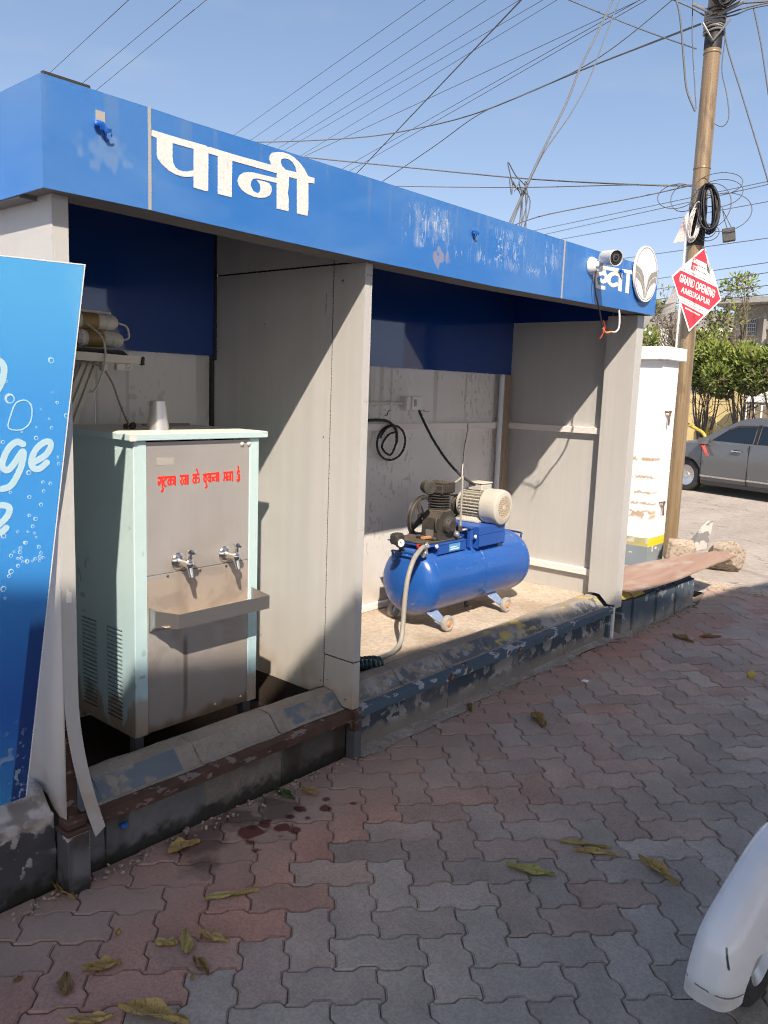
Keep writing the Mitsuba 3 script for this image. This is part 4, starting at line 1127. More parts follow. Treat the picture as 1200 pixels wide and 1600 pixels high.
# handles at both ends
for x0, s in ((2.275, -1), (3.300, 1)):
    part(AC, 'handle', tube(spline([(x0, TY - .08, TZc + .105), (x0 + s * .010, TY - .08, TZc + .150), (x0 + s * .020, TY - .065, TZc + .166), (x0 + s * .020, TY + .065, TZc + .166), (x0 + s * .010, TY + .08, TZc + .150), (x0, TY + .08, TZc + .105)], 6), .0062, 10), 'm_handle', smooth=True)
# saddle under the pump
ztop = .712
sad = P((.50, .655), (.495, ztop), (.76, ztop), (.755, .655), (.70, .640), (.56, .640))
part(AC, 'pump_saddle', cat(box(2.300, 2.655, .492, .770, .684, .6905, .001), hull([(2.40, .495, .684), (2.40, .495, .635), (2.655, .495, .635), (2.655, .495, .684), (2.40, .499, .684), (2.40, .499, .635), (2.655, .499, .635), (2.655, .499, .684)]),
                            hull([(2.655, .497, .684), (2.69, .53, .635), (2.655, .497, .635), (2.655, .60, .635), (2.655, .60, .684)])), 'm_blue_paint')
part(AC, 'saddle_web', box(2.393, 2.399, .4995, .76, .62, .6835), 'm_blue_paint')
part(AC, 'saddle_web', box(2.645, 2.652, .6005, .76, .62, .6835), 'm_blue_paint')
for x in (2.352, 2.79, 3.228):
    part(AC, 'weld_bead', jitter(tube([(x, TY + TR * math.cos(t), TZc + TR * math.sin(t)) for t in np.linspace(0, 2 * math.pi, 90)[:-1]], .0028, 5, closed=True), .002, 90, int(x * 10)), 'm_tank', smooth=True)
part(AC, 'drain_cock', cat(cyl((2.79, TY - .05, TZc - TR + .01), (2.79, TY - .05, TZc - TR - .03), .010, 10), cyl((2.79, TY - .05, TZc - TR - .022), (2.79, TY - .09, TZc - TR - .026), .006, 8)), 'm_iron')
part(AC, 'data_plate', lathe([(TR + .001, 2.70), (TR + .001, 2.82)], (0, TY, TZc), (1, 0, 0), 4), 'm_tank') if False else None
part(AC, 'label_plate', box(2.495, 2.595, .4935, .4948, .640, .679), 'm_label')
part(AC, 'label_text', cat(*[box(2.505, 2.585 - .02 * (k % 2), .4925, .4934, .648 + .011 * k, .653 + .011 * k) for k in range(2)]), 'm_sign_white')
part(AC, 'bolt', lathe([(.011, 0), (.011, .008), (.006, .012), (0, .012)], (2.37, .49, .684), (0, -1, 0), 6), 'm_plain_white')
# pump: crankcase, cylinder, head, filter
PC = (2.492, .62)
part(AC, 'pump_base', box(2.31, 2.645, .515, .755, .6905, .7015, .003), 'm_iron')
cc = part(AC, 'crankcase', cat(hull([(x, y, z) for x, z in ((2.432, .702), (2.578, .702), (2.590, .74), (2.580, .820), (2.55, .856), (2.462, .856), (2.430, .820), (2.420, .74)) for y in (.522, .632)]),
                               box(2.405, 2.605, .53, .66, .7016, .719, .004)), 'm_iron', smooth=30)
part(cc, 'bearing_cover', lathe([(0, .036), (.030, .036), (.033, .031), (.038, .026), (.044, .022), (.048, .016), (.049, .001), (0, .001)], (2.508, .5215, .782), (0, -1, 0), 32), 'm_iron', smooth=35)
for k in range(4):
    a = math.pi / 4 + k * math.pi / 2
    part(cc, 'bolt', lathe([(.006, 0), (.006, .006), (0, .006)], (2.508 + .040 * math.cos(a), .502, .782 + .040 * math.sin(a)), (0, -1, 0), 6), 'm_iron')
part(cc, 'plate', box(2.4175, 2.4205, .55, .60, .722, .758), 'm_label_grey')
part(cc, 'breather', lathe([(.013, 0), (.016, .006), (.016, .022), (.012, .028), (0, .028)], (2.572, .521, .728), (0, -1, 0), 16), 'm_tin', smooth=35)
part(cc, 'oil_pipe', tube(spline([(2.44, .54, .832), (2.412, .53, .808), (2.414, .53, .768), (2.43, .53, .742)], 5), .006, 8), 'm_iron', smooth=True)
part(AC, 'cylinder', lathe([(.043, .860), (.043, .945)], (2.556, .62, 0), (0, 0, 1), 28), 'm_iron', smooth=35)
for k in range(6):
    z = .858 + k * .0148
    part(AC, 'cooling_fin', lathe([(.040, z), (.063, z), (.0635, z + .002), (.063, z + .004), (.040, z + .004)], (2.556, .62, 0), (0, 0, 1), 30), 'm_iron', smooth=35)
hd = part(AC, 'cylinder_head', box(2.500, 2.612, .562, .682, .946, .992, .004), 'm_iron')
part(hd, 'gasket', box(2.505, 2.607, .567, .677, .9425, .9462), 'm_dark')
for k in range(6):
    part(hd, 'rib', box(2.505 + k * .0198, 2.512 + k * .0198, .555, .686, .950, 1.006, .002), 'm_iron')
af = part(AC, 'air_filter', lathe([(0, .0), (.028, .0), (.034, .004), (.036, .010), (.036, .060), (.030, .066), (0, .066)], (2.310, .500, 1.000), (.55, .83, 0), 28), 'm_iron', smooth=35)
for r in (.010, .019, .028):
    part(af, 'grille_ring', lathe([(r, .0), (r, -.003), (r + .003, -.003), (r + .003, .0)], (2.310, .500, 1.000), (.55, .83, 0), 22), 'm_dark_grey', smooth=35)
part(AC, 'elbow', tube(spline([(2.345, .553, 1.000), (2.40, .60, .990), (2.495, .62, .975)], 5), .018, 12), 'm_iron', smooth=True)
# flywheel at the rear, belt, motor pulley
fy = .775
FW = part(AC, 'flywheel', lathe([(.108, -.014), (.128, -.014), (.130, -.010), (.125, 0), (.130, .010), (.128, .014), (.108, .014), (.106, 0), (.108, -.014)], (2.612, fy, .778), (0, 1, 0), 48), 'm_flywheel', smooth=35)
part(FW, 'hub', lathe([(0, -.034), (.022, -.034), (.026, -.02), (.026, .02), (0, .02)], (2.612, fy, .778), (0, 1, 0), 20), 'm_iron', smooth=35)
for k in range(4):
    a = .5 + k * math.pi / 2
    c_, s_ = math.cos(a), math.sin(a)
    q = []
    for r, w in ((.02, .017), (.110, .011)):
        for sg in (-1, 1):
            for dy in (-.008, .006):
                q.append((2.612 + r * c_ - sg * w * s_, fy + dy, .778 + r * s_ + sg * w * c_))
    part(FW, 'spoke', hull(q), 'm_flywheel')
part(AC, 'shaft', cyl((2.56, .73, .790), (2.612, fy - .02, .783), .016, 14), 'm_iron')
MX, MZ = 2.940, .848
part(AC, 'pulley', lathe([(0, -.012), (.058, -.012), (.060, -.006), (.052, 0), (.060, .006), (.058, .012), (0, .012)], (MX + .01, fy, .826), (0, 1, 0), 32), 'm_iron', smooth=35)
c1, r1, c2, r2 = np.array([2.612, .778]), .1275, np.array([MX + .01, .826]), .058
d = c2 - c1
ba = math.atan2(d[1], d[0])
ph = math.acos((r1 - r2) / np.linalg.norm(d))
loop = [(c1[0] + r1 * math.cos(t), fy, c1[1] + r1 * math.sin(t)) for t in np.linspace(ba + ph, ba + 2 * math.pi - ph, 28)] + [(c2[0] + r2 * math.cos(t), fy, c2[1] + r2 * math.sin(t)) for t in np.linspace(ba - ph, ba + ph, 14)]
part(AC, 'belt', tube(loop, .006, 8, closed=True), 'm_black', smooth=True)
# motor
MO = part(AC, 'motor', lathe([(0, .735), (.060, .735), (.078, .725), (.080, .705), (.078, .70), (.078, .555), (.08, .55), (.08, .54), (0, .54)], (MX, 0, MZ), (0, 1, 0), 36), 'm_motor', smooth=35)
for k in range(30):
    a = k * 2 * math.pi / 30
    if math.sin(a) < -.75: continue
    c_, s_ = math.cos(a), math.sin(a)
    q = []
    for r, w in ((.076, .0034), (.0945, .0022)):
        for sg in (-1, 1):
            for y in (.553, .698):
                q.append((MX + r * c_ - sg * w * s_, y, MZ + r * s_ + sg * w * c_))
    part(MO, 'fin', hull(q), 'm_motor')
FC = part(AC, 'fan_cover', lathe([(.099, .552), (.1015, .550), (.1025, .500), (.1025, .462), (.098, .447), (.088, .440), (.066, .4375), (.066, .443), (.086, .446), (.096, .460), (.0985, .50), (.0985, .552)], (MX, 0, MZ), (0, 1, 0), 48), 'm_motor', smooth=35)
g = Point(0, 0).buffer(.068, quad_segs=10)
for q in range(-9, 10):
    for r in range(-9, 10):
        hx, hz = (q + r * .5) * .0125, r * .0108
        if .018 < math.hypot(hx, hz) < .062:
            g = g.difference(Point(hx, hz).buffer(.0043, quad_segs=2))
part(FC, 'grille', frame(extr(g, .002), (MX, .4415, MZ), (1, 0, 0), (0, 0, 1), (0, -1, 0)), 'm_grille_rusty')
part(FC, 'grille_boss', lathe([(0, .4365), (.012, .4370), (.014, .4395), (0, .4395)], (MX, 0, MZ), (0, 1, 0), 20), 'm_motor', smooth=35)
part(FC, 'backing', lathe([(0, .470), (.09, .470)], (MX, 0, MZ), (0, 1, 0), 24), 'm_rust_dark')
part(MO, 'terminal_box', cat(box(2.895, 3.00, .57, .67, .932, .972, .006), box(2.89, 3.005, .565, .675, .9725, .981, .004)), 'm_motor')
part(MO, 'mount', cat(hull([(2.86, .56, .765), (2.86, .70, .765), (3.02, .56, .765), (3.02, .70, .765), (2.885, .58, .80), (3.0, .58, .80), (2.885, .69, .80), (3.0, .69, .80)]), box(2.845, 3.035, .555, .715, .752, .7648, .003)), 'm_motor')
# motor saddle: folded blue plate
MS = part(AC, 'motor_saddle', cat(box(2.70, 3.02, .500, .740, .7445, .7515, .001), box(2.735, 3.0, .466, .4705, .705, .7515, .001), box(2.735, 3.0, .470, .505, .7448, .7512, .001), box(2.735, 3.0, .4625, .467, .640, .7035, .001), box(2.735, 2.74, .47, .74, .63, .744), box(2.995, 3.0, .47, .74, .63, .744)), 'm_blue_paint')
part(AC, 'tension_post', cat(box(2.672, 2.696, .480, .504, .640, .746, .002), box(2.662, 2.706, .474, .510, .746, .758, .002)), 'm_blue_paint')
part(AC, 'bolt', lathe([(.011, 0), (.011, .007), (0, .01)], (2.712, .478, .700), (0, -1, 0), 6), 'm_plain_white')
# pipes, gauge, valves
part(AC, 'delivery_pipe', tube(spline([(2.612, .60, .975), (2.69, .585, 1.015), (2.70, .575, 1.03), (2.69, .565, .99), (2.668, .55, .88), (2.655, .54, .76), (2.65, .535, .745)], 8), .0062, 10), 'm_hose', smooth=True)
part(AC, 'delivery_pipe', tube(spline([(2.70, .578, 1.03), (2.702, .578, 1.075), (2.703, .578, 1.10)], 4), .003, 8), 'm_rail', smooth=True)
part(AC, 'elbow_fitting', lathe([(.012, 0), (.014, .004), (.014, .03), (.010, .034), (0, .034)], (2.645, .535, .728), (0, 0, 1), 10), 'm_iron', smooth=35)
part(AC, 'cross_pipe', cyl((2.65, .53, .738), (2.86, .52, .722), .0055, 10), 'm_rail')
pg = part(AC, 'pressure_gauge', lathe([(0, .016), (.023, .016), (.026, .013), (.026, 0), (0, 0)], (2.165, .575, .716), (-.25, -1, .1), 30), 'm_iron', smooth=35)
part(pg, 'dial', lathe([(0, .0172), (.0205, .0172)], (2.165, .575, .716), (-.25, -1, .1), 26), 'm_plain_white')
part(pg, 'needle', cyl((2.163, .5572, .716), (2.151, .5595, .725), .0014, 6), 'm_black')
part(AC, 'pressure_switch', cat(box(2.215, 2.285, .63, .69, .685, .745, .012), cyl((2.30, .66, .64), (2.25, .64, .69), .014, 12), cyl((2.17, .585, .71), (2.27, .64, .66), .010, 10)), 'm_dark')
part(AC, 'red_knob', lathe([(.014, 0), (.017, .004), (.017, .014), (.012, .018), (0, .018)], (2.285, .535, .680), (0, 0, 1), 14), 'm_red', smooth=35)
vv = part(AC, 'valve', cat(cyl((2.285, .49, .655), (2.285, .49, .72), .008, 12), lathe([(.013, -.02), (.013, .02)], (2.275, .488, .695), (1, 0, .1), 12), cyl((2.285, .51, .64), (2.285, .49, .665), .013, 12)), 'm_tin', smooth=35)
part(vv, 'lever', hull([(2.235, .47, .742), (2.30, .47, .740), (2.30, .49, .740), (2.235, .49, .742), (2.235, .47, .752), (2.30, .47, .750), (2.30, .49, .750), (2.235, .49, .752)]), 'm_orange')
mat('m_handle', (.012, .045, .17), .4)
mat('m_flywheel', (.115, .10, .085), .45, metal=.3)
mat('m_dark_grey', (.08, .08, .08), .5)
mat('m_label_grey', (.26, .25, .235), .5, metal=.4)
mat('m_grille_rusty', (.52, .44, .34), .55)
mat('m_rust_dark', (.16, .09, .05), .8)

# hoses, cables and fittings round it
hp = spline([(2.262, .488, .697), (2.20, .462, .692), (2.12, .440, .655), (2.06, .425, .57), (2.03, .415, .46), (2.012, .405, .36), (1.975, .385, .275), (1.90, .365, .2435), (1.80, .352, .2415), (1.70, .345, .2415), (1.60, .34, .2415)], 8)
solo('air_hose', tube(hp, .0125, 12), 'm_hose', 'grey rubber air hose drooping from the compressor to the floor', 'hose', smooth=True)
hx = []
for k in range(13 * 14):
    t = k / (13 * 14 - 1)
    a = k / 14 * 2 * math.pi
    cxx = np.array([1.46 + .235 * t, .355 - .085 * t ** 1.6, .262 + .0])
    r = .0285 * (1 - .35 * max(0, t - .85) / .15)
    hx.append(cxx + r * np.array([.1 * math.sin(a), math.cos(a), math.sin(a)]))
solo('coiled_hose', tube(np.array(hx), .0062, 7), 'm_teal', 'short dark teal spiral hose on the kerb beside the partition', 'hose', smooth=True)
cc_ = spline([(1.95, .948, 1.305), (2.22, .945, 1.318), (2.36, .942, 1.328), (2.47, .938, 1.318), (2.535, .935, 1.27), (2.55, .938, 1.20)], 8)
coil = spline([(2.55, .938, 1.20), (2.50, .940, 1.13), (2.43, .945, 1.175), (2.47, .94, 1.24), (2.545, .935, 1.262)], 8)
ring = [(2.508 + .118 * math.cos(t), .938 + .010 * math.sin(t * .5), 1.198 + .098 * math.sin(t)) for t in np.linspace(math.pi * .45, math.pi * 2.9, 44)]
solo('power_cable', cat(tube(cc_, .0085, 8), tube(np.array(ring), .0062, 8), tube(coil, .0062, 8)), 'm_cable', 'black cable hanging in a loop on the back wall beside the partition', 'cable', smooth=True)
solo('power_cable', tube(spline([(2.725, .925, 1.385), (2.735, .90, 1.33), (2.76, .84, 1.22), (2.80, .76, 1.10), (2.85, .68, 1.01), (2.90, .62, .965), (2.915, .60, .955)], 8), .0075, 8), 'm_cable', 'black power cable from the socket box down to the motor', 'cable', smooth=True)
SB = thing('socket_box', 'white electrical socket box on the back wall above the compressor', 'socket')
part(SB, 'box', box(2.620, 2.700, .930, .984, 1.385, 1.462, .004), 'm_rail')
part(SB, 'cover', box(2.655, 2.755, .918, .9297, 1.383, 1.464, .004), 'm_plain_white')
part(SB, 'switch', box(2.67, 2.692, .912, .918, 1.405, 1.447, .002), 'm_seam')
part(SB, 'loose_wire', tube(spline([(2.735, .915, 1.385), (2.76, .90, 1.378), (2.79, .895, 1.381)], 5), .0016, 6), 'm_black', smooth=True)
CD = thing('conduit', 'cream conduit pipe running along the back wall to the socket box', 'pipe')
part(CD, 'pipe', cyl((1.319, .968, 1.419), (2.619, .968, 1.422), .0105, 14), 'm_offwhite', smooth=35)
part(CD, 'clip', lathe([(.0135, -.009), (.0135, .009), (.0108, .0095), (.0108, -.0095)], (2.515, .968, 1.4215), (1, 0, 0), 16), 'm_rail', smooth=35)
part(CD, 'clip', lathe([(.0135, -.009), (.0135, .009), (.0108, .0095), (.0108, -.0095)], (1.80, .968, 1.420), (1, 0, 0), 16), 'm_rail', smooth=35)
solo('drain_pipe', cyl((3.618, .938, .2315), (3.618, .938, 1.621), .0165, 20), 'm_pvc', 'pale vertical plastic pipe in the back corner of the right bay', 'pipe', smooth=35)
solo('wall_hook', tube(spline([(2.49, .984, 1.352), (2.49, .966, 1.355), (2.492, .960, 1.375), (2.51, .960, 1.382)], 5), .003, 6), 'm_black', 'tiny bent wire hook above the hanging cable loop', 'hook', smooth=True)
solo('hanging_string', tube([(3.27, .954, 1.30), (3.272, .953, 1.262), (3.268, .972, 1.15), (3.268, .980, .95)], .0025, 6), 'm_dark', 'thin dark string hanging from the wall rail', 'string', smooth=True)
# ---------------------------------------------------------------- things fixed to the fascia
SC = thing('security_camera', 'white bullet security camera on the fascia beside the round emblem', 'camera')
part(SC, 'base', lathe([(0, .034), (.018, .034), (.034, .026), (.044, .008), (.045, 0)], (2.935, -.0015, 2.165), (0, -1, 0), 30), 'm_gloss_white', smooth=35)
part(SC, 'arm', cat(tube(spline([(2.935, -.03, 2.165), (2.94, -.045, 2.172), (2.95, -.062, 2.188)], 5), [.018] * 11, 14), box(2.935, 2.955, -.06, -.035, 2.135, 2.16, .003)), 'm_gloss_white', smooth=35)
cd_ = np.array([-.45, -.87, -.13]); cd_ /= np.linalg.norm(cd_)
co = np.array([2.905, -.150, 2.190]) - cd_ * .105
part(SC, 'body', lathe([(0, 0), (.026, 0), (.034, .006), (.035, .02), (.040, .102), (.040, .110), (.037, .110), (.036, .102), (0, .100)], co, cd_, 32), 'm_camera_shell', smooth=35)
part(SC, 'face', lathe([(0, .1022), (.036, .1022), (.0362, .104)], co, cd_, 28), 'm_black')
ln = part(SC, 'lens', lathe([(.013, .1025), (.019, .1025), (.019, .107), (.013, .107)], co, cd_, 24), 'm_dark_grey', smooth=35)
part(ln, 'glass', lathe([(0, .1055), (.007, .105), (.013, .1035)], co, cd_, 20), 'm_carglass', smooth=True)
solo('camera_cable', tube(spline([(2.940, -.030, 2.140), (2.935, -.028, 2.09), (2.955, -.028, 2.03), (2.985, -.03, 1.98), (3.03, -.03, 1.91), (3.055, -.03, 1.862)], 8), .0042, 8), 'm_cable', 'dark cable hanging down from the security camera', 'cable', smooth=True)
solo('cable_joint', tube(spline([(3.055, -.03, 1.862), (3.075, -.032, 1.845), (3.10, -.032, 1.838), (3.16, -.03, 1.848)], 6), .006, 8), 'm_orange', 'reddish taped wire joint below the camera cable', 'cable', smooth=True)
solo('cable_tail', tube(spline([(3.155, -.03, 1.848), (3.21, -.03, 1.85), (3.255, -.028, 1.875), (3.295, -.01, 1.93), (3.32, .01, 1.985)], 6), .0052, 8), 'm_offwhite', 'white cable end coming out under the fascia', 'cable', smooth=True)
solo('red_wire', tube(spline([(3.06, -.03, 1.90), (3.075, -.035, 1.865), (3.05, -.036, 1.825), (3.035, -.03, 1.80)], 6), .0028, 6), 'm_red', 'short red wire sticking out of the taped joint', 'cable', smooth=True)

EM = thing('emblem', 'round white emblem with two grey leaf sprays at the right end of the fascia', 'emblem')
ex, ez, er = 3.572, 2.202, .155
disc = Point(0, 0).buffer(er, quad_segs=16)


def emb(poly, o0, o1):
    return frame(extr(poly, o1 - o0), (ex, -o0, ez), (1, 0, 0), (0, 0, 1), (0, -1, 0))


part(EM, 'disc', emb(disc, .010, .022), 'm_sign_white')
part(EM, 'rim_line', emb(Point(0, 0).buffer(er * .945, quad_segs=16).difference(Point(0, 0).buffer(er * .915, quad_segs=16)), .0222, .0230), 'm_grey_leaf')
inner = Point(0, 0).buffer(er * .912, quad_segs=16)


def leaf_shape(s):
    big = Polygon([(0, -.875), (s * .06, -.50), (s * .22, -.10), (s * .45, .10), (s * .9, .22), (s * .95, .02), (s * .60, -.06), (s * .33, -.24), (s * .14, -.55)])
    low = Polygon([(s * .02, -.85), (s * .16, -.50), (s * .36, -.20), (s * .62, -.03), (s * .95, .00), (s * .95, -.22), (s * .72, -.24), (s * .45, -.36), (s * .24, -.56), (s * .08, -.86)])
    return [affinity.scale(q.buffer(.0), er, er, origin=(0, 0)) for q in (big, low)]


for s in (-1, 1):
    a, b = leaf_shape(s)
    part(EM, 'leaf', emb(a.intersection(inner), .0222, .0231), 'm_grey_leaf')
    part(EM, 'leaf', emb(b.intersection(inner).difference(a.buffer(.004)), .0222, .0231), 'm_grey_leaf')


def ribbon(name, x, z, sc, label, seed):
    r = np.random.default_rng(seed)
    ms = []
    for k in range(3):
        pts = [(x + r.uniform(-.012, .012) * sc, -.010, z)]
        ang = -.45 - .25 * k + r.uniform(-.2, .2)
        for q in range(1, 7):
            t = q / 6
            pts.append((x + sc * (.055 * t * math.cos(ang)) + .004 * math.sin(q * 2 + k), -.012 - .010 * math.sin(t * 3 + k), z + sc * (.06 * t * math.sin(ang)) + .004 * math.cos(q * 3)))
        c = spline(pts, 3)
        w = .009 * sc * (1 - .6 * np.linspace(0, 1, len(c)))
        v = np.vstack([c + np.column_stack([0 * w, 0 * w, w]), c - np.column_stack([0 * w, -w * .5, w])])
        n = len(c)
        f = []
        for i in range(n - 1): f += [(i, i + 1, n + i + 1), (i, n + i + 1, n + i)]
        v2 = np.vstack([v, v + (0, -.0012, 0)])
        f2 = [(b_ + 2 * n, a_ + 2 * n, c_ + 2 * n) for a_, b_, c_ in f]
        ms.append(trimesh.Trimesh(v2, np.array(f + f2), process=False))
    knot = jitter(trimesh.creation.icosphere(subdivisions=2, radius=.014 * sc), .012 * sc, 60, seed)
    knot.apply_scale((1.5, .6, .8)); knot.apply_translation((x, -.010, z))
    solo(name, cat(knot, *ms), 'm_ribbon', label, 'ribbon', smooth=40)


ribbon('torn_ribbon', .150, 2.158, .8, 'torn blue ribbon scrap at the left end of the fascia', 2)
ribbon('torn_ribbon', 1.862, 2.165, .6, 'torn blue ribbon scrap among scraped paint at mid fascia', 5)
ribbon('torn_ribbon', 3.262, 2.185, .85, 'bright blue ribbon scrap over the short word beside the camera', 9)
solo('tape_scrap', box(.146, .172, -.003, -.0005, 2.160, 2.192), 'm_seam', 'pale strip of old tape above the left ribbon', 'tape')

# ---------------------------------------------------------------- right of the kiosk
BD = solo('loose_board', None or (lambda: (lambda n: trimesh.Trimesh(np.vstack([n, n - (0, 0, .011)]), np.array(sum([[(i, i + 1, 6 + i), (i + 1, 7 + i, 6 + i)] for i in range(5)], []) + sum([[(13 + i, 12 + i, 18 + i), (18 + i, 19 + i, 13 + i)] for i in range(5)], []) + sum([[(i, 12 + i, i + 1), (i + 1, 12 + i, 13 + i)] for i in range(5)], []) + sum([[(6 + i, 7 + i, 18 + i), (7 + i, 19 + i, 18 + i)] for i in range(5)], []) + [(0, 6, 12), (6, 18, 12), (5, 17, 11), (11, 17, 23)]), process=False))(
    np.array([(3.80, -.005, .297), (4.10, -.02, .286), (4.45, -.03, .281), (4.80, -.045, .291), (5.15, -.06, .306), (5.48, -.09, .318),
              (3.80, .44, .297), (4.15, .43, .290), (4.50, .40, .284), (4.85, .33, .291), (5.20, .22, .305), (5.55, .09, .319)])))(), 'm_board', 'warped reddish plywood board lying across the right kerb stones', 'board')


def rubble(c, s, seed, label, rz=0.3):
    m = sub(box(-s[0] / 2, s[0] / 2, -s[1] / 2, s[1] / 2, -s[2] / 2, s[2] / 2, .03), .035)
    r = np.random.default_rng(seed)
    for _ in range(5):                                   # knock corners off along random planes
        d = r.normal(size=3); d /= np.linalg.norm(d)
        h = .37 * np.linalg.norm(np.array(s) * np.abs(d)) * 1.05
        v = m.vertices.copy()
        over = np.maximum(v @ d - h, 0)
        m.vertices = v - over[:, None] * d
    m = jitter(jitter(m, .10 * max(s), 6, seed), .05 * max(s), 22, seed + 7)
    m.apply_transform(trimesh.transformations.rotation_matrix(rz, (.2, .3, 1)))
    m.apply_translation(c)
    solo('concrete_chunk', m, 'm_concrete', label, 'rubble', smooth=18)


rubble((6.30, .66, .12), (.30, .24, .30), 4, 'rough concrete lump at the foot of the steel pole', .5)
rubble((6.62, .36, .09), (.36, .28, .28), 11, 'beige concrete lump at the road edge behind the loose board', -.3)
KF = solo('kerb_fragment', hull([(6.42, .60, .12), (6.62, .52, .14), (6.66, .50, .40), (6.50, .56, .33), (6.48, .70, .12), (6.68, .62, .14), (6.72, .58, .38)]), 'm_kerb_frag', 'broken kerb piece with white and grey paint leaning on the rubble', 'rubble')


def col_frag(p, n, uv):
    f = fbm(p.x * 12, p.y * 12, p.z * 12, 3)
    return mix((.55, .53, .50), (.22, .22, .22), smoothstep(.45, .55, f))


mat('m_kerb_frag', col_frag, .9)
GP = thing('gate_pillar', 'whitewashed square gate pillar with grey and yellow painted foot', 'pillar')
part(GP, 'shaft', jitter(sub(box(6.04, 6.40, .85, 1.25, -.06, 1.835, .004), .14), .006, 3, 5), 'm_white')
part(GP, 'cap', jitter(sub(box(5.985, 6.44, .80, 1.30, 1.836, 1.95, .006), .14), .006, 3, 8), 'm_white')
for x, z, a in ((6.205, 1.385, 0), (6.245, .565, .5)):
    part(GP, 'hinge_pin', tube(spline([(x - .03, .862, z), (x - .03, .822, z), (x + .02, .818, z + .004), (x + .004, .820, z - .03), (x + .03 * a, .822, z - .12)], 4), .0085, 7), 'm_rust_dark', smooth=True)

# steel pole, with its wires, sign and cable bundle
px, py = 6.895, .99
UP = thing('utility_pole', 'brown rusted steel pole beside the white gate pillar', 'pole')
part(UP, 'shaft', lathe([(.078, -.08), (.077, 1.2), (.0755, 3.0), (.073, 5.0), (.070, 7.2), (0, 7.2)], (px, py, 0), (0, 0, 1), 36), 'm_pole', smooth=35)
for z in (.30, 3.62, 4.62):
    part(UP, 'weld_band', lathe([(.079, z), (.0805, z + .006), (.079, z + .012)], (px, py, 0), (0, 0, 1), 36), 'm_pole', smooth=35)
vr = np.array([.34, -.94, 0]); vl = np.array([-.94, -.34, 0])       # along the picture and towards the street
br = []
for k in range(8):
    z = 4.80 + .028 * k
    br.append(tube([np.array([px, py, z]) + .088 * np.array([math.cos(t), math.sin(t), .12 * math.sin(2 * t + k)]) for t in np.linspace(0, 2 * math.pi, 22)[:-1]], .010, 6, closed=True))
br.append(tube([np.array([px, py, 4.86]) + vl * .09 - vr * .10, np.array([px, py, 4.70]) + vl * .10, np.array([px, py, 4.88]) + vl * .06 + vr * .13], .011, 6))
br.append(tube([np.array([px, py, 4.92]) + vl * .09 + vr * .02, np.array([px, py, 5.02]) + vl * .05 + vr * .22], .020, 7))
br.append(tube([np.array([px, py, 4.93]) + vl * .09 - vr * .02, np.array([px, py, 5.05]) + vl * .04 - vr * .20], .014, 7))
part(UP, 'clamp', cat(*br), 'm_clamp')
mat('m_clamp', (.27, .27, .265), .5, metal=.5)
part(UP, 'dark_tape', lathe([(.0785, 2.93), (.079, 2.94), (.079, 3.20), (.0785, 3.28)], (px, py, 0), (0, 0, 1), 30), 'm_dark', smooth=35)
part(UP, 'dark_tape', lathe([(.0765, 4.66), (.0768, 4.67), (.0768, 4.82), (.0765, 4.83)], (px, py, 0), (0, 0, 1), 30), 'm_black', smooth=35)


def bundle(center, w, h, nn, r, seed, lean=.1):
    rr = np.random.default_rng(seed)
    ms = []
    for k in range(nn):
        a, b = w * rr.uniform(.35, 1), h * rr.uniform(.82, 1.02)
        dz, dd = rr.uniform(-.1, .1) * h, rr.uniform(-.04, .04)
        c = np.asarray(center) + vl * (dd + .02)
        ms.append(tube([c + vr * (a * math.cos(t) + lean * math.sin(t) * h) + np.array([0, 0, dz + b * math.sin(t)]) + vl * .02 * math.sin(t * 2 + k) for t in np.linspace(0, 2 * math.pi, 22)[:-1]], r, 5, closed=True))
    return cat(*ms)


solo('cable_bundle', bundle(np.array([px, py, 3.24]) + vl * .13 + vr * .09, .10, .215, 26, .0075, 3, -.10), 'm_cable', 'thick coil of black cable tied to the steel pole above the diamond sign', 'cable bundle', smooth=True)
solo('cable_bundle', bundle(np.array([px, py, 5.16]) + vl * .13 + vr * .10, .16, .20, 20, .010, 8, .15), 'm_cable', 'coil of dark cable at the top of the steel pole', 'cable bundle', smooth=True)
solo('wire_tangle', bundle(np.array([px, py, 3.12]) + vl * .11 - vr * .02, .06, .16, 16, .005, 12, .12), 'm_rail', 'pale tangle of wires on the pole left of the black coil', 'cable bundle', smooth=True)
loops = []
for (u, z, a, b) in ((-.20, 3.37, .17, .11), (-.13, 3.35, .12, .12), (.16, 3.46, .20, .10), (.17, 3.38, .20, .12), (.22, 3.21, .24, .17), (.10, 3.27, .18, .20), (.11, 3.03, .09, .07), (.10, 3.05, .07, .06)):
    loops.append(tube([np.array([px, py, z]) + vl * (.10 + .03 * math.cos(t)) + vr * (u + a * math.cos(t)) + np.array([0, 0, b * math.sin(t)]) for t in np.linspace(0, 2 * math.pi, 26)[:-1]], .0042, 5, closed=True))
solo('loose_wire_loops', cat(*loops), 'm_wire', 'wide loose loops of thin wire springing from the pole around the black coil', 'cable', smooth=True)
JB = thing('junction_box', 'small black box dangling on two wires right of the pole', 'junction box')
jc = np.array([px, py, 3.015]) + vl * .06 + vr * .285
part(JB, 'case', frame(box(-.055, .055, -.03, .03, -.06, .06, .006), jc, vr * math.cos(.15) + np.array([0, 0, math.sin(.15)]), -vl, np.array([0, 0, math.cos(.15)]) - vr * math.sin(.15)), 'm_dark_grey')
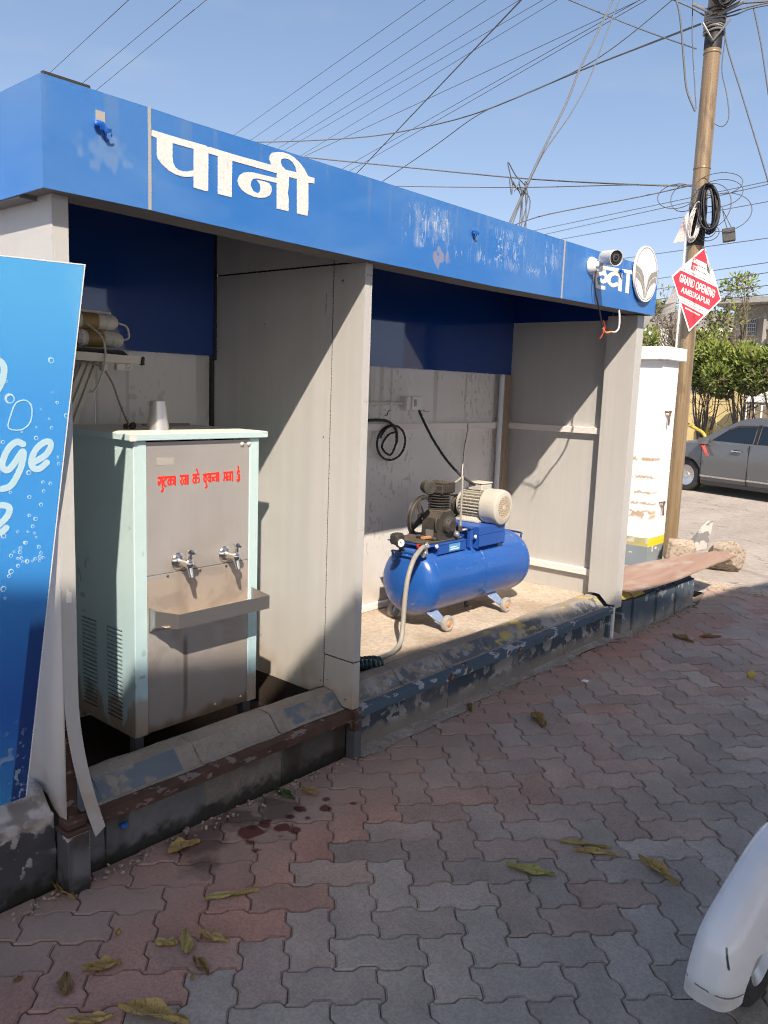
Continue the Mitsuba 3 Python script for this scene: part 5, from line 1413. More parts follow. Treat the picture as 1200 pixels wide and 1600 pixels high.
part(JB, 'wire', cat(tube(spline([jc + (0, 0, .06) - vr * .02, jc + (0, 0, .14) - vr * .05, jc + (0, 0, .25) - vr * .08], 4), .004, 5), tube(spline([jc + (0, 0, .06) + vr * .02, jc + (0, 0, .13) - vr * .02, jc + (0, 0, .22) - vr * .07], 4), .004, 5)), 'm_wire', smooth=True)

# diamond shaped opening sign on the pole
DS = thing('opening_sign', 'red and white diamond shaped sign fixed to the steel pole', 'sign')
so = np.array([px, py, 0]) + np.array([-.29, -.957, 0]) * .09
sr, sn = np.array([.957, -.29, 0]), np.array([-.29, -.957, 0])


def sgn(poly, o0, o1): return frame(extr(poly, o1 - o0), so + sn * o0, sr, (0, 0, 1), sn)


whole = P((.0176, 2.919), (-.4132, 2.6077), (-.0993, 2.1327), (.339, 2.4631), (.160, 2.735), (.118, 2.70), (.104, 2.775))
part(DS, 'plate', sgn(whole, 0, .004), 'm_sign_white')
ins = whole.buffer(-.016)
band = P((-.3065 - .2, 2.6758 + .038), (.2497 + .2, 2.5703 - .038), (.1592 + .2, 2.354 - .044), (-.2837 - .2, 2.45 + .044)).intersection(ins)
part(DS, 'red_band', sgn(band, .0042, .005), 'm_red_print')
part(DS, 'red_tip', sgn(P((-.133, 2.8046), (.0857 + .1, 2.7653 - .018), (.1, 2.95), (-.1, 2.95)).intersection(ins), .0042, .005), 'm_red_print')
part(DS, 'red_tip', sgn(P((-.30, 2.4013), (.15, 2.288), (.1, 2.05), (-.2, 2.05)).intersection(ins), .0042, .005), 'm_red_print')
part(DS, 'curled_corner', frame(hull([(.060, 2.79, .006), (.112, 2.775, .010), (.118, 2.70, .03), (.08, 2.72, .028), (.085, 2.76, .02)]), so, sr, (0, 0, 1), sn), 'm_seam')
sa = math.radians(-11.2)
tx, ty = math.cos(sa) * sr + math.sin(sa) * np.array([0, 0, 1]), -math.sin(sa) * sr + math.cos(sa) * np.array([0, 0, 1])


def sign_text(s, x, z, length, height, bsdf, off, bold=True):
    m = meshkit.text_mesh(s, height, .0008, bold)
    w = m.bounds[1][0] - m.bounds[0][0]
    m.apply_translation((-m.bounds[0][0], 0, 0))
    m.apply_scale((length / w, 1.12, 1))
    if bold and height > .03:
        h_ = height * .022
        ms_ = []
        for q_, (a_, b_) in enumerate(((0, 0), (h_, 0), (-h_, 0), (0, h_ * .7), (0, -h_ * .7))):
            c_ = m.copy(); c_.apply_translation((a_, b_, .00012 * q_)); ms_.append(c_)
        m = cat(*ms_)
    part(DS, 'lettering', frame(m, so + sr * x + np.array([0, 0, z]) + sn * off, tx, ty, sn), bsdf)


sign_text('GRAND OPENING', -.305, 2.5745, .535, .062, 'm_sign_white', .0052)
sign_text('AMBIKAPUR', -.268, 2.4825, .435, .043, 'm_sign_white', .0052)
sign_text('V2', -.138, 2.700, .062, .036, 'm_sign_white', .0052)
bag = affinity.rotate(sbox(-.150, 2.690, -.064, 2.755), -11.2, origin=(-.107, 2.72))
part(DS, 'bag_print', sgn(bag, .0042, .005), 'm_red_print')
part(DS, 'bag_print', sgn(stroke([(-.132, 2.755), (-.128, 2.785), (-.105, 2.792), (-.088, 2.775), (-.088, 2.748)], .008), .0042, .005), 'm_red_print')
rows = []
for (x, z, L, h, nn) in ((-.041, 2.735, .145, .012, 6), (-.050, 2.690, .135, .012, 6), (-.248, 2.683, .42, .007, 22), (-.2156, 2.418, .29, .006, 26), (-.2405, 2.398, .34, .006, 30)):
    r = random.Random(int(abs(x) * 1000))
    for q in range(nn):
        if r.random() < .14: continue
        a = x + L * q / nn * math.cos(sa)
        b = z + L * q / nn * math.sin(sa)
        w = L / nn * r.uniform(.45, .75)
        rows.append(P((a, b), (a + w, b - w * .19), (a + w, b - w * .19 + h * r.uniform(.7, 1)), (a, b + h)))
part(DS, 'small_print', sgn(unary_union(rows), .0042, .005), 'm_grey_print', label='lines of tiny grey print')
rows = []
for q in range(12):
    a, b = -.188 + .228 * q / 12 * math.cos(sa), 2.3375 + .228 * q / 12 * math.sin(sa) * 1.2
    rows.append(P((a, b), (a + .012, b - .003), (a + .012, b + .013), (a, b + .016)))
part(DS, 'small_print', sgn(unary_union(rows).intersection(ins), .0052, .006), 'm_sign_white')
part(DS, 'tie_wire', tube([so + sr * -.13 + (0, 0, 2.80) + sn * .006, so + sr * -.05 + (0, 0, 2.86) - sn * .0, np.array([px, py, 2.86]) + vr * .085], .004, 6), 'm_grille')

FL = thing('flag', 'faded pinkish flag hanging limp on a thin pole behind the steel pole', 'flag')
fo = np.array([7.93, 1.50, 0])
part(FL, 'pole', cyl(fo + (0, 0, -.1), fo + (.0, 0, 3.47), .012, 8), 'm_rail')
fz = np.linspace(3.45, 3.18, 9)
a = np.array([fo + vr * -.012 + (0, 0, z) for z in fz])
b = np.array([fo - vr * (.02 + .10 * (i / 8)) + vl * .02 * math.sin(i) + (0, 0, z - .02 * i / 8) for i, z in enumerate(fz)])
v = np.vstack([a, b, a + vl * .004, b + vl * .004])
f = []
for i in range(8): f += [(i, i + 1, 10 + i), (i, 10 + i, 9 + i), (18 + i, 28 + i, 19 + i), (18 + i, 27 + i, 28 + i)]
part(FL, 'cloth', trimesh.Trimesh(v, np.array(f), process=False), 'm_flag')
fl2 = []
for i, z in enumerate(np.linspace(2.86, 2.44, 9)):
    fl2.append((fo - vr * (.015 + .03 * i / 8) + (0, 0, z), fo - vr * (.03 + .16 * i / 8) + vl * .03 * math.sin(i * 1.4) + (0, 0, z - .03)))
a, b = np.array([q[0] for q in fl2]), np.array([q[1] for q in fl2])
v = np.vstack([a, b, a + vl * .004, b + vl * .004])
solo('grey_cloth', trimesh.Trimesh(v, np.array(f), process=False), 'm_cloth', 'limp grey cloth below the flag left of the diamond sign', 'cloth')
# ---------------------------------------------------------------- overhead wires
WL = ['leftmost of three thin wires at the top left',
      'middle one of three thin wires at the top left',
      'rightmost of three thin wires at the top left',
      'first and leftmost wire of the fan rising from mid fascia',
      'second wire from the left in the fan above the fascia',
      'third wire from the left in the fan above the fascia',
      'fourth wire from the left in the fan above the fascia',
      'fifth wire from the left, close beside the fourth',
      'sixth wire from the left in the fan above the fascia',
      'upper one of three flat rising wires above mid fascia',
      'middle one of three flat rising wires above mid fascia',
      'lower one of three flat rising wires above mid fascia',
      'thick dark cable crossing the wire fan steeply',
      'thick sagging cable from behind the long word up to the pole clamp',
      'curved thin wire rising past the cable knot to the top edge',
      'upper nearly level cable running into the black coil on the pole',
      'lower nearly level cable running into the black coil on the pole',
      'short wire slanting from the fascia to the black coil',
      'upper of two parallel far wires passing behind the coil',
      'lower of two parallel far wires passing behind the coil',
      'far wire passing just below the black coil',
      'far wire passing just above the diamond sign',
      'first far wire beside the round emblem',
      'second far wire beside the round emblem',
      'third far wire beside the round emblem',
      'lowest far wire beside the round emblem',
      'thick cable rising steeply from the kiosk roof knot',
      'thin wire beside the thick cable from the roof knot',
      'wire from the top edge slanting down right to the pole',
      'thick dark cable hanging in an arc left of the pole top',
      'thin straight wire dropping left of the pole top',
      'thin loop of wire hanging right of the upper pole',
      'long wire slanting down right from the pole clamp',
      'wire dropping at the right edge of the sky',
      'thick cable leaving the pole clamp to the right edge',
      'upper thin wire leaving the clamp to the right edge',
      'lower thin wire leaving the clamp to the right edge',
      'grey wire leaving the clamp to the upper left']
for (r, pts), lb in zip(WIRES, WL):
    q = spline(pts, 8) if len(pts) > 2 else np.array(pts)
    solo('overhead_wire', tube(q, r * .8, 5), 'm_wire', lb, 'wire', smooth=True, group='overhead wires and hanging pole cables')
kn = np.array([3.92, 1.05, 2.80])
rr = np.random.default_rng(4)
ms = []
for k in range(5):
    c = kn + rr.normal(0, .02, 3)
    ms.append(tube(spline([c + (-.02, 0, -.28), c + rr.normal(0, .02, 3), c + (-.10 + .05 * k / 7, 0, .10), c + (-.20 + .04 * k, 0, .16 - .02 * k), c + (-.13, 0, .04)], 5), .0042, 5))
solo('cable_knot', cat(*ms), 'm_wire', 'tangled cable knot rising from the kiosk roof on the thick cable', 'cable', smooth=True)

# ---------------------------------------------------------------- parked car across the road
CARO = np.array([14.68, 3.80, -.232])
cd = np.array([-.3245, -.9459, 0]); cd /= np.linalg.norm(cd)          # along the flank, from front wheel to the rear
cn = np.array([cd[1], -cd[0], 0])                                     # towards the camera
if cn @ (CAM - CARO) < 0: cn = -cn
CB = thing('parked_car', 'dark grey car parked across the road with its near side to the camera', 'car')
HW_ = .84


def carpt(s, w, z): return CARO + cd * s + cn * (w - HW_) + np.array([0, 0, z])


def loft(sections):
    """sections: list of (s, [(w, z)...]) half outlines from bottom to top; mirrored"""
    v, f = [], []
    m = len(sections[0][1]) * 2
    for s, h in sections:
        ring = [(w, z) for w, z in h] + [(-w, z) for w, z in h[::-1]]
        v += [carpt(s, w, z) for w, z in ring]
    n = len(sections)
    for i in range(n - 1):
        for k in range(m):
            k2 = (k + 1) % m
            f += [(i * m + k, i * m + k2, (i + 1) * m + k2), (i * m + k, (i + 1) * m + k2, (i + 1) * m + k)]
    for i, fl in ((0, 1), (n - 1, 0)):
        c = len(v)
        v.append(np.mean([v[i * m + k] for k in range(m)], 0))
        for k in range(m):
            k2 = (k + 1) % m
            f.append((c, i * m + k2, i * m + k) if fl else (c, i * m + k, i * m + k2))
    return trimesh.Trimesh(np.array(v), np.array(f), process=False)


def body_half(w, z0, zs, zt):
    return [(w - .16, z0), (w - .05, z0 + .01), (w - .012, z0 + .10), (w - .015, .42), (w, .60), (w - .004, .78), (w - .03, zs), (w - .10, zs + .03), (w - .30, zt), (.12, zt + .015)]


secs = []
for s, w, z0, zs, zt in ((-.86, .52, .34, .55, .60), (-.80, .66, .25, .68, .74), (-.66, .77, .21, .76, .84), (-.35, .825, .19, .86, .93), (0, .838, .18, .92, .985), (.36, .84, .17, .945, 1.0), (.8, .84, .165, .955, .99), (1.6, .84, .165, .965, .99), (2.3, .84, .18, .985, 1.0), (2.75, .82, .20, 1.0, 1.04), (3.0, .76, .26, .98, 1.03), (3.10, .66, .36, .9, .95)):
    secs.append((s, body_half(w, z0, zs, zt)))
body = loft(secs)
try:
    man = m3.Manifold(m3.Mesh(np.asarray(body.vertices, np.float32), np.asarray(body.faces, np.uint32)))
    if man.volume() < 0:
        man = m3.Manifold(m3.Mesh(np.asarray(body.vertices, np.float32), np.asarray(body.faces[:, ::-1], np.uint32)))
    for s in (0, 2.42):
        for sg in (-1, 1):
            o_ = carpt(s, HW_ * sg, .30)
            M34 = np.column_stack([cd, np.array([0, 0, 1.0]), np.cross(cd, (0, 0, 1.0)), o_])
            cm = m3.Manifold.cylinder(.34, .355, .355, 32, True).transform(M34)
            man = man - cm
    mm = man.to_mesh()
    body = trimesh.Trimesh(np.asarray(mm.vert_properties)[:, :3], np.asarray(mm.tri_verts), process=False)
except Exception as e_:
    print('car boolean', e_)
part(CB, 'body', body, 'm_car', smooth=28)
gh = [(.22, 1.00, .99), (.62, 1.24, .955), (.95, 1.405, .955), (1.25, 1.455, .955), (1.75, 1.475, .96), (2.2, 1.445, .97), (2.6, 1.36, .98), (2.95, 1.10, .99)]


def gw(z): return .80 - (z - .96) * .30
gsec = []
for s, zt_, zb_ in gh:
    wt = gw(zt_)
    gsec.append((s, [(gw(zb_) - .012, zb_), (gw((zb_ + zt_) / 2) - .012, (zb_ + zt_) / 2), (wt - .02, zt_ - .03), (wt - .09, zt_ - .006), (wt - .30, zt_ + .004), (.10, zt_ + .010)]))
part(CB, 'cabin', loft(gsec), 'm_car', smooth=35)


def side_glass(pts, o, t=.006):
    a = [carpt(s, gw(z) - .012 + o, z) for s, z in pts]
    b = [q - cn * t for q in a]
    poly = Polygon(pts)
    v, f = trimesh.creation.triangulate_polygon(poly, engine='earcut')
    A_ = np.array([carpt(s, gw(z) - .012 + o, z) for s, z in v])
    return trimesh.Trimesh(np.vstack([A_, A_ - cn * t]), np.vstack([f, f[:, ::-1] + len(v)]), process=False)


fw = [(.50, 1.0), (1.36, .985), (1.37, 1.30), (1.0, 1.285), (.80, 1.21)]
rw = [(1.46, .985), (2.2, .995), (2.28, 1.20), (2.1, 1.30), (1.47, 1.315)]
part(CB, 'window', side_glass(fw, .004), 'm_carglass')
part(CB, 'window', side_glass(rw, .004), 'm_carglass')
qg = [(2.28, 1.0), (2.62, 1.03), (2.40, 1.20), (2.33, 1.22)]
part(CB, 'window', side_glass(qg, .004), 'm_carglass')
part(CB, 'pillar_trim', side_glass([(1.38, .98), (1.445, .98), (1.45, 1.33), (1.385, 1.32)], .003), 'm_black')
part(CB, 'rain_visor', side_glass([(.80, 1.225), (1.0, 1.30), (1.37, 1.318), (1.37, 1.285), (1.02, 1.265), (.83, 1.20)], .012), 'm_dark')
part(CB, 'windscreen', hull([carpt(.27, .62, 1.035), carpt(.27, -.62, 1.035), carpt(.86, .58, 1.345), carpt(.86, -.58, 1.345), carpt(.24, .62, 1.04), carpt(.24, -.62, 1.04), carpt(.83, .58, 1.36), carpt(.83, -.58, 1.36)]), 'm_carglass')


def on_flank(s0, s1, z0, z1, o0, o1):
    return hull([carpt(s, HW_ + o, z) for s in (s0, s1) for z in (z0, z1) for o in (o0, o1)])


part(CB, 'door_gap', cat(on_flank(.335, .343, .26, .95, -.02, .0015), on_flank(1.335, 1.343, .24, .955, -.02, .0015)), 'm_black')
for s in (1.10, 2.1):
    hndl = part(CB, 'door_handle', cat(on_flank(s - .10, s + .10, .83, .848, .008, .028)), 'm_chrome')
    part(hndl, 'recess', on_flank(s - .06, s + .06, .825, .86, -.01, .003), 'm_black')
part(CB, 'side_trim', cat(on_flank(.36, 1.33, .315, .345, -.01, .014), on_flank(1.35, 2.05, .32, .35, -.01, .014)), 'm_chrome')
part(CB, 'sill', on_flank(.38, 2.05, .17, .24, -.08, -.012), 'm_dark')
mr = part(CB, 'mirror', jitter(hull([carpt(.36 + a, HW_ + b, c) for a in (0, .10) for b in (-.02, .15) for c in (.93, 1.04)]), .02, 9, 2), 'm_car')
cl = hull([carpt(.36, HW_ + .05, .93), carpt(.42, HW_ + .05, .94), carpt(.34, HW_ + .10, .93), carpt(.40, HW_ + .12, .94), carpt(.50, HW_ + .06, .74), carpt(.56, HW_ + .07, .72), carpt(.52, HW_ + .10, .72)])
solo('red_cloth', jitter(sub(cl, .03), .035, 22, 6), 'm_redcloth', 'red cloth tied under the wing mirror of the parked car', 'cloth', smooth=40)
mat('m_redcloth', (.40, .06, .05), .8)
for s in (0, 2.42):
    for sg in (1, -1):
        w = part(CB, 'wheel', lathe([(.20, -.09), (.285, -.095), (.305, -.07), (.307, .07), (.285, .095), (.20, .09), (.19, 0), (.20, -.09)], carpt(s, (HW_ - .12) * sg, .303), cn * sg, 36), 'm_rubber', smooth=35)
        part(w, 'rim', lathe([(0, .06), (.05, .07), (.06, .05), (.16, .062), (.195, .085), (.20, .05), (0, .03)], carpt(s, (HW_ - .12) * sg, .303), cn * sg, 24), 'm_tin', smooth=35)

# ---------------------------------------------------------------- wall, gate, hedge trees, houses on the far side
GZ = -.24
YW = thing('compound_wall', 'pale yellow compound wall behind the hedge trees across the road', 'wall')
fw0, fw1 = np.array([19.6, 7.8]), np.array([19.9, 4.62])


def wallbox(p, q, z0, z1, th):
    p, q = np.array(p, float), np.array(q, float)
    d = (q - p) / np.linalg.norm(q - p)
    nn = np.array([-d[1], d[0]])
    return hull([(*(a + nn * b), z) for a in (p, q) for b in (0, th) for z in (z0, z1)])


def back_pt(u, v, dist):
    """helper for laying out the far side: the point at a given distance from the camera seen at (u, v)"""
    d = _fw + (u - 600) / 1283.6 * (math.cos(ROLL) * _r0 + math.sin(ROLL) * _u0) + (800 - v) / 1283.6 * _up
    h = math.hypot(d[0], d[1])
    return CAM + d * dist / h


def ground_pt(u, dist): return back_pt(u, 700, dist)[:2]


w0, w1, w2, w3, w4 = ground_pt(1020, 22.5), ground_pt(1113, 22.0), ground_pt(1116, 21.2), ground_pt(1149, 21.0), ground_pt(1330, 21.0)
part(YW, 'wall_panel', wallbox(w0, w1, GZ - .2, 1.62, .2), 'm_yellow')
part(YW, 'wall_panel', wallbox(w2, w3, GZ - .2, 1.66, .25), 'm_yellow')
part(YW, 'coping', cat(wallbox(w0, w1, 1.622, 1.69, .24), wallbox(w2, w3, 1.662, 1.74, .3)), 'm_yellow')
GT = thing('gate', 'brown sliding gate of upright slats beside the yellow wall', 'gate')
gd = (w4 - w3) / np.linalg.norm(w4 - w3)
g0 = w3 + gd * .08
part(GT, 'frame', cat(wallbox(g0, g0 + gd * .06, GZ, 1.50, .05), wallbox(g0, g0 + gd * 2.9, 1.44, 1.50, .05), wallbox(g0, g0 + gd * 2.9, GZ + .1, GZ + .16, .05)), 'm_dark_grey')
for k in range(17):
    a = g0 + gd * (.09 + .165 * k)
    part(GT, 'slat', wallbox(a, a + gd * .125, GZ + .1, 1.435, .03), 'm_gate')
solo('hanging_planter', jitter(trimesh.creation.icosphere(subdivisions=3, radius=.22).apply_scale((1.3, 1.3, .6)), .18, 9, 3).apply_translation(back_pt(1172, 607, 20.2)), 'm_dark', 'dark clump hanging over the gate top', 'planter', smooth=40)
BP = thing('barrier_pipe', 'bent yellow pipe barrier behind the parked car', 'barrier')
part(BP, 'pipe', tube(spline([back_pt(1062, 658, 17.5), back_pt(1076, 664, 17.5), back_pt(1088, 670, 17.4), back_pt(1100, 679, 17.3), back_pt(1106, 700, 17.3)], 6), .034, 10), 'm_yellow_paint', smooth=True)
part(BP, 'post', cat(tube([back_pt(1106, 668, 17.8), np.r_[back_pt(1106, 668, 17.8)[:2], GZ]], .04, 8), tube([back_pt(1111, 672, 17.8), back_pt(1111, 690, 17.8)], .03, 8)), 'm_yellow_paint')


def foliage(centers, nleaf, size, seed, spread=1.0, up=.25, dead=.08, tall=1.0):
    """many small blade shaped leaves round clump centres; uv.x = tone"""
    r = np.random.default_rng(seed)
    C = np.array([c[:3] for c in centers]); R = np.array([c[3] for c in centers])
    prob = R ** 2 / (R ** 2).sum()
    idx = r.choice(len(C), nleaf, p=prob)
    d = r.normal(size=(nleaf, 3)); d /= np.linalg.norm(d, axis=1, keepdims=True)
    rad = R[idx] * (.35 + .65 * r.random(nleaf) ** .5) * spread
    p = C[idx] + d * rad[:, None] * np.array([1, 1, .8 * tall])
    ax = d + r.normal(0, .5, (nleaf, 3)) + np.array([0, 0, up * 2])
    ax /= np.linalg.norm(ax, axis=1, keepdims=True)
    sd = np.cross(ax, r.normal(size=(nleaf, 3))); sd /= np.linalg.norm(sd, axis=1, keepdims=True)
    L_ = size * r.uniform(.6, 1.4, nleaf)[:, None]
    W_ = L_ * .22
    v = np.stack([p, p + ax * L_ * .5 + sd * W_, p + ax * L_, p + ax * L_ * .5 - sd * W_], 1).reshape(-1, 3)
    k = np.arange(nleaf) * 4
    f = np.concatenate([np.stack([k, k + 1, k + 2], 1), np.stack([k, k + 2, k + 3], 1)])
    hh = (p[:, 2] - p[:, 2].min()) / max(np.ptp(p[:, 2]), 1e-6)       # young bright shoots sit on top, twiggy dry leaves below
    tone = np.clip(r.normal(.12 + .60 * hh, .24, nleaf), 0, 1)
    dd = (r.random(nleaf) < dead * (.5 + 3.2 * (1 - hh) ** 2)).astype(float)
    uv = np.repeat(np.stack([tone, dd], 1), 4, 0)
    return trimesh.Trimesh(v, f, process=False), uv


def tree(name, label, base, fork, centers, nleaf, size, seed, trunk=.06, limbs=7, group=None, dead=.08, twigs=40, up=.25):
    t = thing(name, label, 'tree', group)
    r = np.random.default_rng(seed)
    base, fork = np.asarray(base, float), np.asarray(fork, float)
    ms = [tube(spline([base, (base + fork) / 2 + r.normal(0, .04, 3), fork], 4), np.linspace(trunk, trunk * .75, 9), 8)]
    C = np.array([c[:3] for c in centers])
    ids = r.choice(len(C), min(limbs, len(C)), replace=False)
    for i in ids:
        a = fork + r.normal(0, .03, 3)
        mid = (a + C[i]) / 2 + r.normal(0, .12, 3)
        ms.append(tube(spline([a, mid, C[i]], 5), np.linspace(trunk * .55, trunk * .12, 11), 6))
        for q in range(twigs // limbs):
            s0 = a + (C[i] - a) * r.uniform(.45, 1)
            e0 = s0 + r.normal(0, .25, 3) + (0, 0, .18)
            ms.append(tube([s0, (s0 + e0) / 2 + r.normal(0, .03, 3), e0], [trunk * .16, trunk * .10, trunk * .04], 4))
    part(t, 'trunk', cat(*ms), 'm_tree_bark', smooth=True)
    if nleaf:
        m, uv = foliage(centers, nleaf, size, seed + 1, up=up, dead=dead)
        part(t, 'crown', m, 'm_foliage', uv=uv)
    return t


def crown(u0, u1, v0, v1, dist, n, r0, seed, depth=.8):
    r = np.random.default_rng(seed)
    out = []
    for k in range(n):
        c = back_pt(r.uniform(u0, u1), r.uniform(v0, v1), dist + r.uniform(-depth, depth))
        out.append((*c, r0 * r.uniform(.7, 1.25)))
    return out


def gp3(u, dist, z=GZ): return np.r_[ground_pt(u, dist), z]


H = 'clipped hedge trees across the road'
tree('hedge_tree', 'bushy hedge tree with several bare stems just right of the steel pole', gp3(1098, 18.0, GZ), gp3(1097, 18.0, .30), crown(1068, 1126, 545, 590, 18.0, 34, .24, 3) + crown(1072, 1122, 590, 610, 18, 7, .15, 4), 13000, .095, 31, trunk=.042, limbs=13, twigs=90, dead=.12)
tree('hedge_tree', 'bushy hedge tree behind the roof of the grey car', gp3(1163, 17.6, GZ), gp3(1162, 17.6, .30), crown(1122, 1176, 547, 592, 17.6, 32, .24, 5) + crown(1130, 1176, 592, 612, 17.6, 7, .15, 6), 13000, .095, 47, trunk=.04, limbs=12, twigs=90, dead=.12)
tree('hedge_tree', 'hedge tree at the right edge of the picture', gp3(1228, 17.4, GZ), gp3(1227, 17.4, .3), crown(1178, 1270, 547, 596, 17.4, 38, .24, 7), 13000, .095, 53, trunk=.04, limbs=12, twigs=70, dead=.12)
tree('tall_tree', 'thin tall tree with sparse yellowish crown above the concrete house', gp3(1146, 27), gp3(1146, 27, 2.9), crown(1118, 1172, 430, 470, 27, 8, .28, 11) + crown(1098, 1160, 480, 560, 27, 14, .42, 12), 1900, .13, 61, trunk=.05, limbs=16, twigs=150, dead=.45)
tree('bare_tree', 'leafless grey tree in front of the white building left of the pole', gp3(1046, 24), gp3(1044, 24, 2.6), crown(1016, 1066, 462, 540, 24, 16, .35, 14), 260, .12, 67, trunk=.05, limbs=14, twigs=200, dead=.8)
tree('shrub', 'green shrub peeping over the white pillar', gp3(1010, 20), gp3(1010, 20, 1.9), crown(1000, 1022, 520, 550, 20, 8, .18, 16), 700, .10, 71, trunk=.04, limbs=6, dead=.15)
tree('distant_tree', 'olive green tree just right of the fascia end', gp3(1030, 44), gp3(1030, 44, 4.0), crown(1022, 1036, 482, 506, 44, 9, .42, 18), 1300, .2, 73, trunk=.14, limbs=8, dead=.3)
tree('hedge_tree', 'low dark foliage behind the diamond sign foot', gp3(1090, 25), gp3(1090, 25, 2.0), crown(1076, 1120, 520, 552, 25, 12, .28, 21), 1300, .13, 79, trunk=.05, limbs=8, dead=.3)

WB = thing('white_building', 'low white building with grey roof band behind the pillar', 'building')
a, b = ground_pt(940, 38), ground_pt(1128, 37)
zb_ = lambda u, v, dd: float(back_pt(u, v, dd)[2])
part(WB, 'wall', wallbox(a, b, GZ, zb_(1060, 515, 38), 4), 'm_plain_white')
part(WB, 'roof', wallbox(a - (b - a) * .02, b + (b - a) * .02, zb_(1060, 515, 38) + .01, zb_(1040, 492, 38), 4.4), 'm_roof')
dbx = (b - a) / np.linalg.norm(b - a)
nbx = np.array([dbx[1], -dbx[0]])
if nbx @ (CAM[:2] - a) < 0: nbx = -nbx


def on_wall(u0, u1, v0, v1, dist, a, dirv, nrm, out, th):
    p0, p1 = ground_pt(u0, dist), ground_pt(u1, dist)
    s0, s1 = (p0 - a) @ dirv, (p1 - a) @ dirv
    z0, z1 = zb_((u0 + u1) / 2, v1, dist), zb_((u0 + u1) / 2, v0, dist)
    return hull([(*(a + dirv * s + nrm * o), z) for s in (s0, s1) for o in (out, out + th) for z in (z0, z1)])


for u in (1032, 1082):
    w = part(WB, 'window', on_wall(u, u + 18, 521, 536, 37.6, a, dbx, nbx, .01, .03), 'm_window')
    part(w, 'grille', cat(*[on_wall(u + k * 4.5, u + k * 4.5 + .8, 521, 536, 37.6, a, dbx, nbx, .045, .02) for k in range(5)]), 'm_grille')
CH = thing('concrete_house', 'weathered concrete house with flat slab roof and grilled window', 'building')
a, b = ground_pt(1127, 33), ground_pt(1330, 32)
ztop_ = zb_(1160, 478, 33)
part(CH, 'wall', wallbox(a, b, GZ, ztop_, 6), 'm_build')
dbx = (b - a) / np.linalg.norm(b - a)
nbx = np.array([dbx[1], -dbx[0]])
if nbx @ (CAM[:2] - a) < 0: nbx = -nbx
part(CH, 'roof', hull([(*(a + dbx * s + nbx * o), z) for s in (-.6, 8) for o in (-5, .9) for z in (ztop_ + .01, zb_(1160, 469, 33))]), 'm_roof')
w = part(CH, 'window', on_wall(1152, 1166, 500, 524, 33, a, dbx, nbx, .01, .03), 'm_window')
part(w, 'grille', cat(*[on_wall(1152 + k * 3.3, 1152.7 + k * 3.3, 500, 524, 33, a, dbx, nbx, .045, .02) for k in range(5)], *[on_wall(1152, 1166, 500 + k * 6, 500.9 + k * 6, 33, a, dbx, nbx, .07, .02) for k in range(5)]), 'm_grille')
part(CH, 'balcony', cat(on_wall(1180, 1260, 492, 515, 32.4, a, dbx, nbx, .3, .15)), 'm_roof')
part(CH, 'canopy', hull([(*(a + dbx * s + nbx * o), z) for s in (2.0, 8) for o, z in ((.0, zb_(1190, 474, 32.6)), (1.8, zb_(1190, 492, 32)), (.0, zb_(1190, 476, 32.6)), (1.8, zb_(1190, 494, 32)))]), 'm_grille')
part(CH, 'column', cat(on_wall(1176, 1180, 492, 560, 32.4, a, dbx, nbx, .3, .2)), 'm_build')
WH = thing('boundary_wall', 'white boundary wall stretching behind the hedge trees', 'wall')
part(WH, 'wall_panel', wallbox(ground_pt(1060, 29), ground_pt(1330, 28), GZ, zb_(1150, 540, 28.5), .25), 'm_plain_white')
# ---------------------------------------------------------------- scooter nose at the right edge
SCO = thing('scooter', 'white scooter nose with its front mudguard in the lower right corner', 'scooter')
wx, wy, wz, WR = 1.01, -1.575, .195, .19


def arc_pt(a, r): return np.array([wx - r * math.cos(a), wz + r * math.sin(a)])


n1, n2 = 48, 21
gp_ = spline([(.700, 0, .150), (.688, 0, .20), (.688, 0, .25), (.700, 0, .305), (.735, 0, .350), (.80, 0, .385), (.90, 0, .412), (1.02, 0, .430), (1.13, 0, .425), (1.20, 0, .37), (1.235, 0, .27)], 12)
acc = np.r_[0, np.cumsum(np.linalg.norm(np.diff(gp_, axis=0), axis=1))]
rows, nrm_ = [], []
for i in range(n1):
    t = i / (n1 - 1)
    c0 = np.array([np.interp(t * acc[-1], acc, gp_[:, q]) for q in (0, 2)])
    c1 = np.array([np.interp(min(t + .02, 1) * acc[-1], acc, gp_[:, q]) for q in (0, 2)])
    c_1 = np.array([np.interp(max(t - .02, 0) * acc[-1], acc, gp_[:, q]) for q in (0, 2)])
    tg = (c1 - c_1) / np.linalg.norm(c1 - c_1)
    inw = np.array([tg[1], -tg[0]])                       # towards the wheel
    hw = .066 + .022 * math.sin(min(t * 3.2, 1.57)) - .012 * t
    drop = .050 + .085 * math.sin(min(t * 2.6, 1.57))
    hf, hn = .064 - .026 * math.sin(min(t * 3.0, 1.57)), .060 + .030 * math.sin(min(t * 3.0, 1.57))
    row = []
    for k in range(n2):
        s = -1 + 2 * k / (n2 - 1)
        e_ = abs(s) ** 2.6
        q = c0 + inw * drop * e_ * (1 if s < 0 else .35)
        row.append((q[0], wy + (hf if s > 0 else hn) * math.copysign(abs(s) ** .8, s) * (1 - .03 * e_), q[1]))
    rows.append(row)
    nrm_.append((-inw[0], 0, -inw[1]))
outer = np.array(rows)
inner_ = [outer[i] - np.array(nrm_[i]) * .0035 - np.column_stack([0 * outer[i][:, 0], np.sign(outer[i][:, 1] - wy) * .003, 0 * outer[i][:, 0]]) for i in range(n1)]
inner_ = np.array(inner_)
v = np.vstack([outer.reshape(-1, 3), inner_.reshape(-1, 3)])
N = n1 * n2
f = []
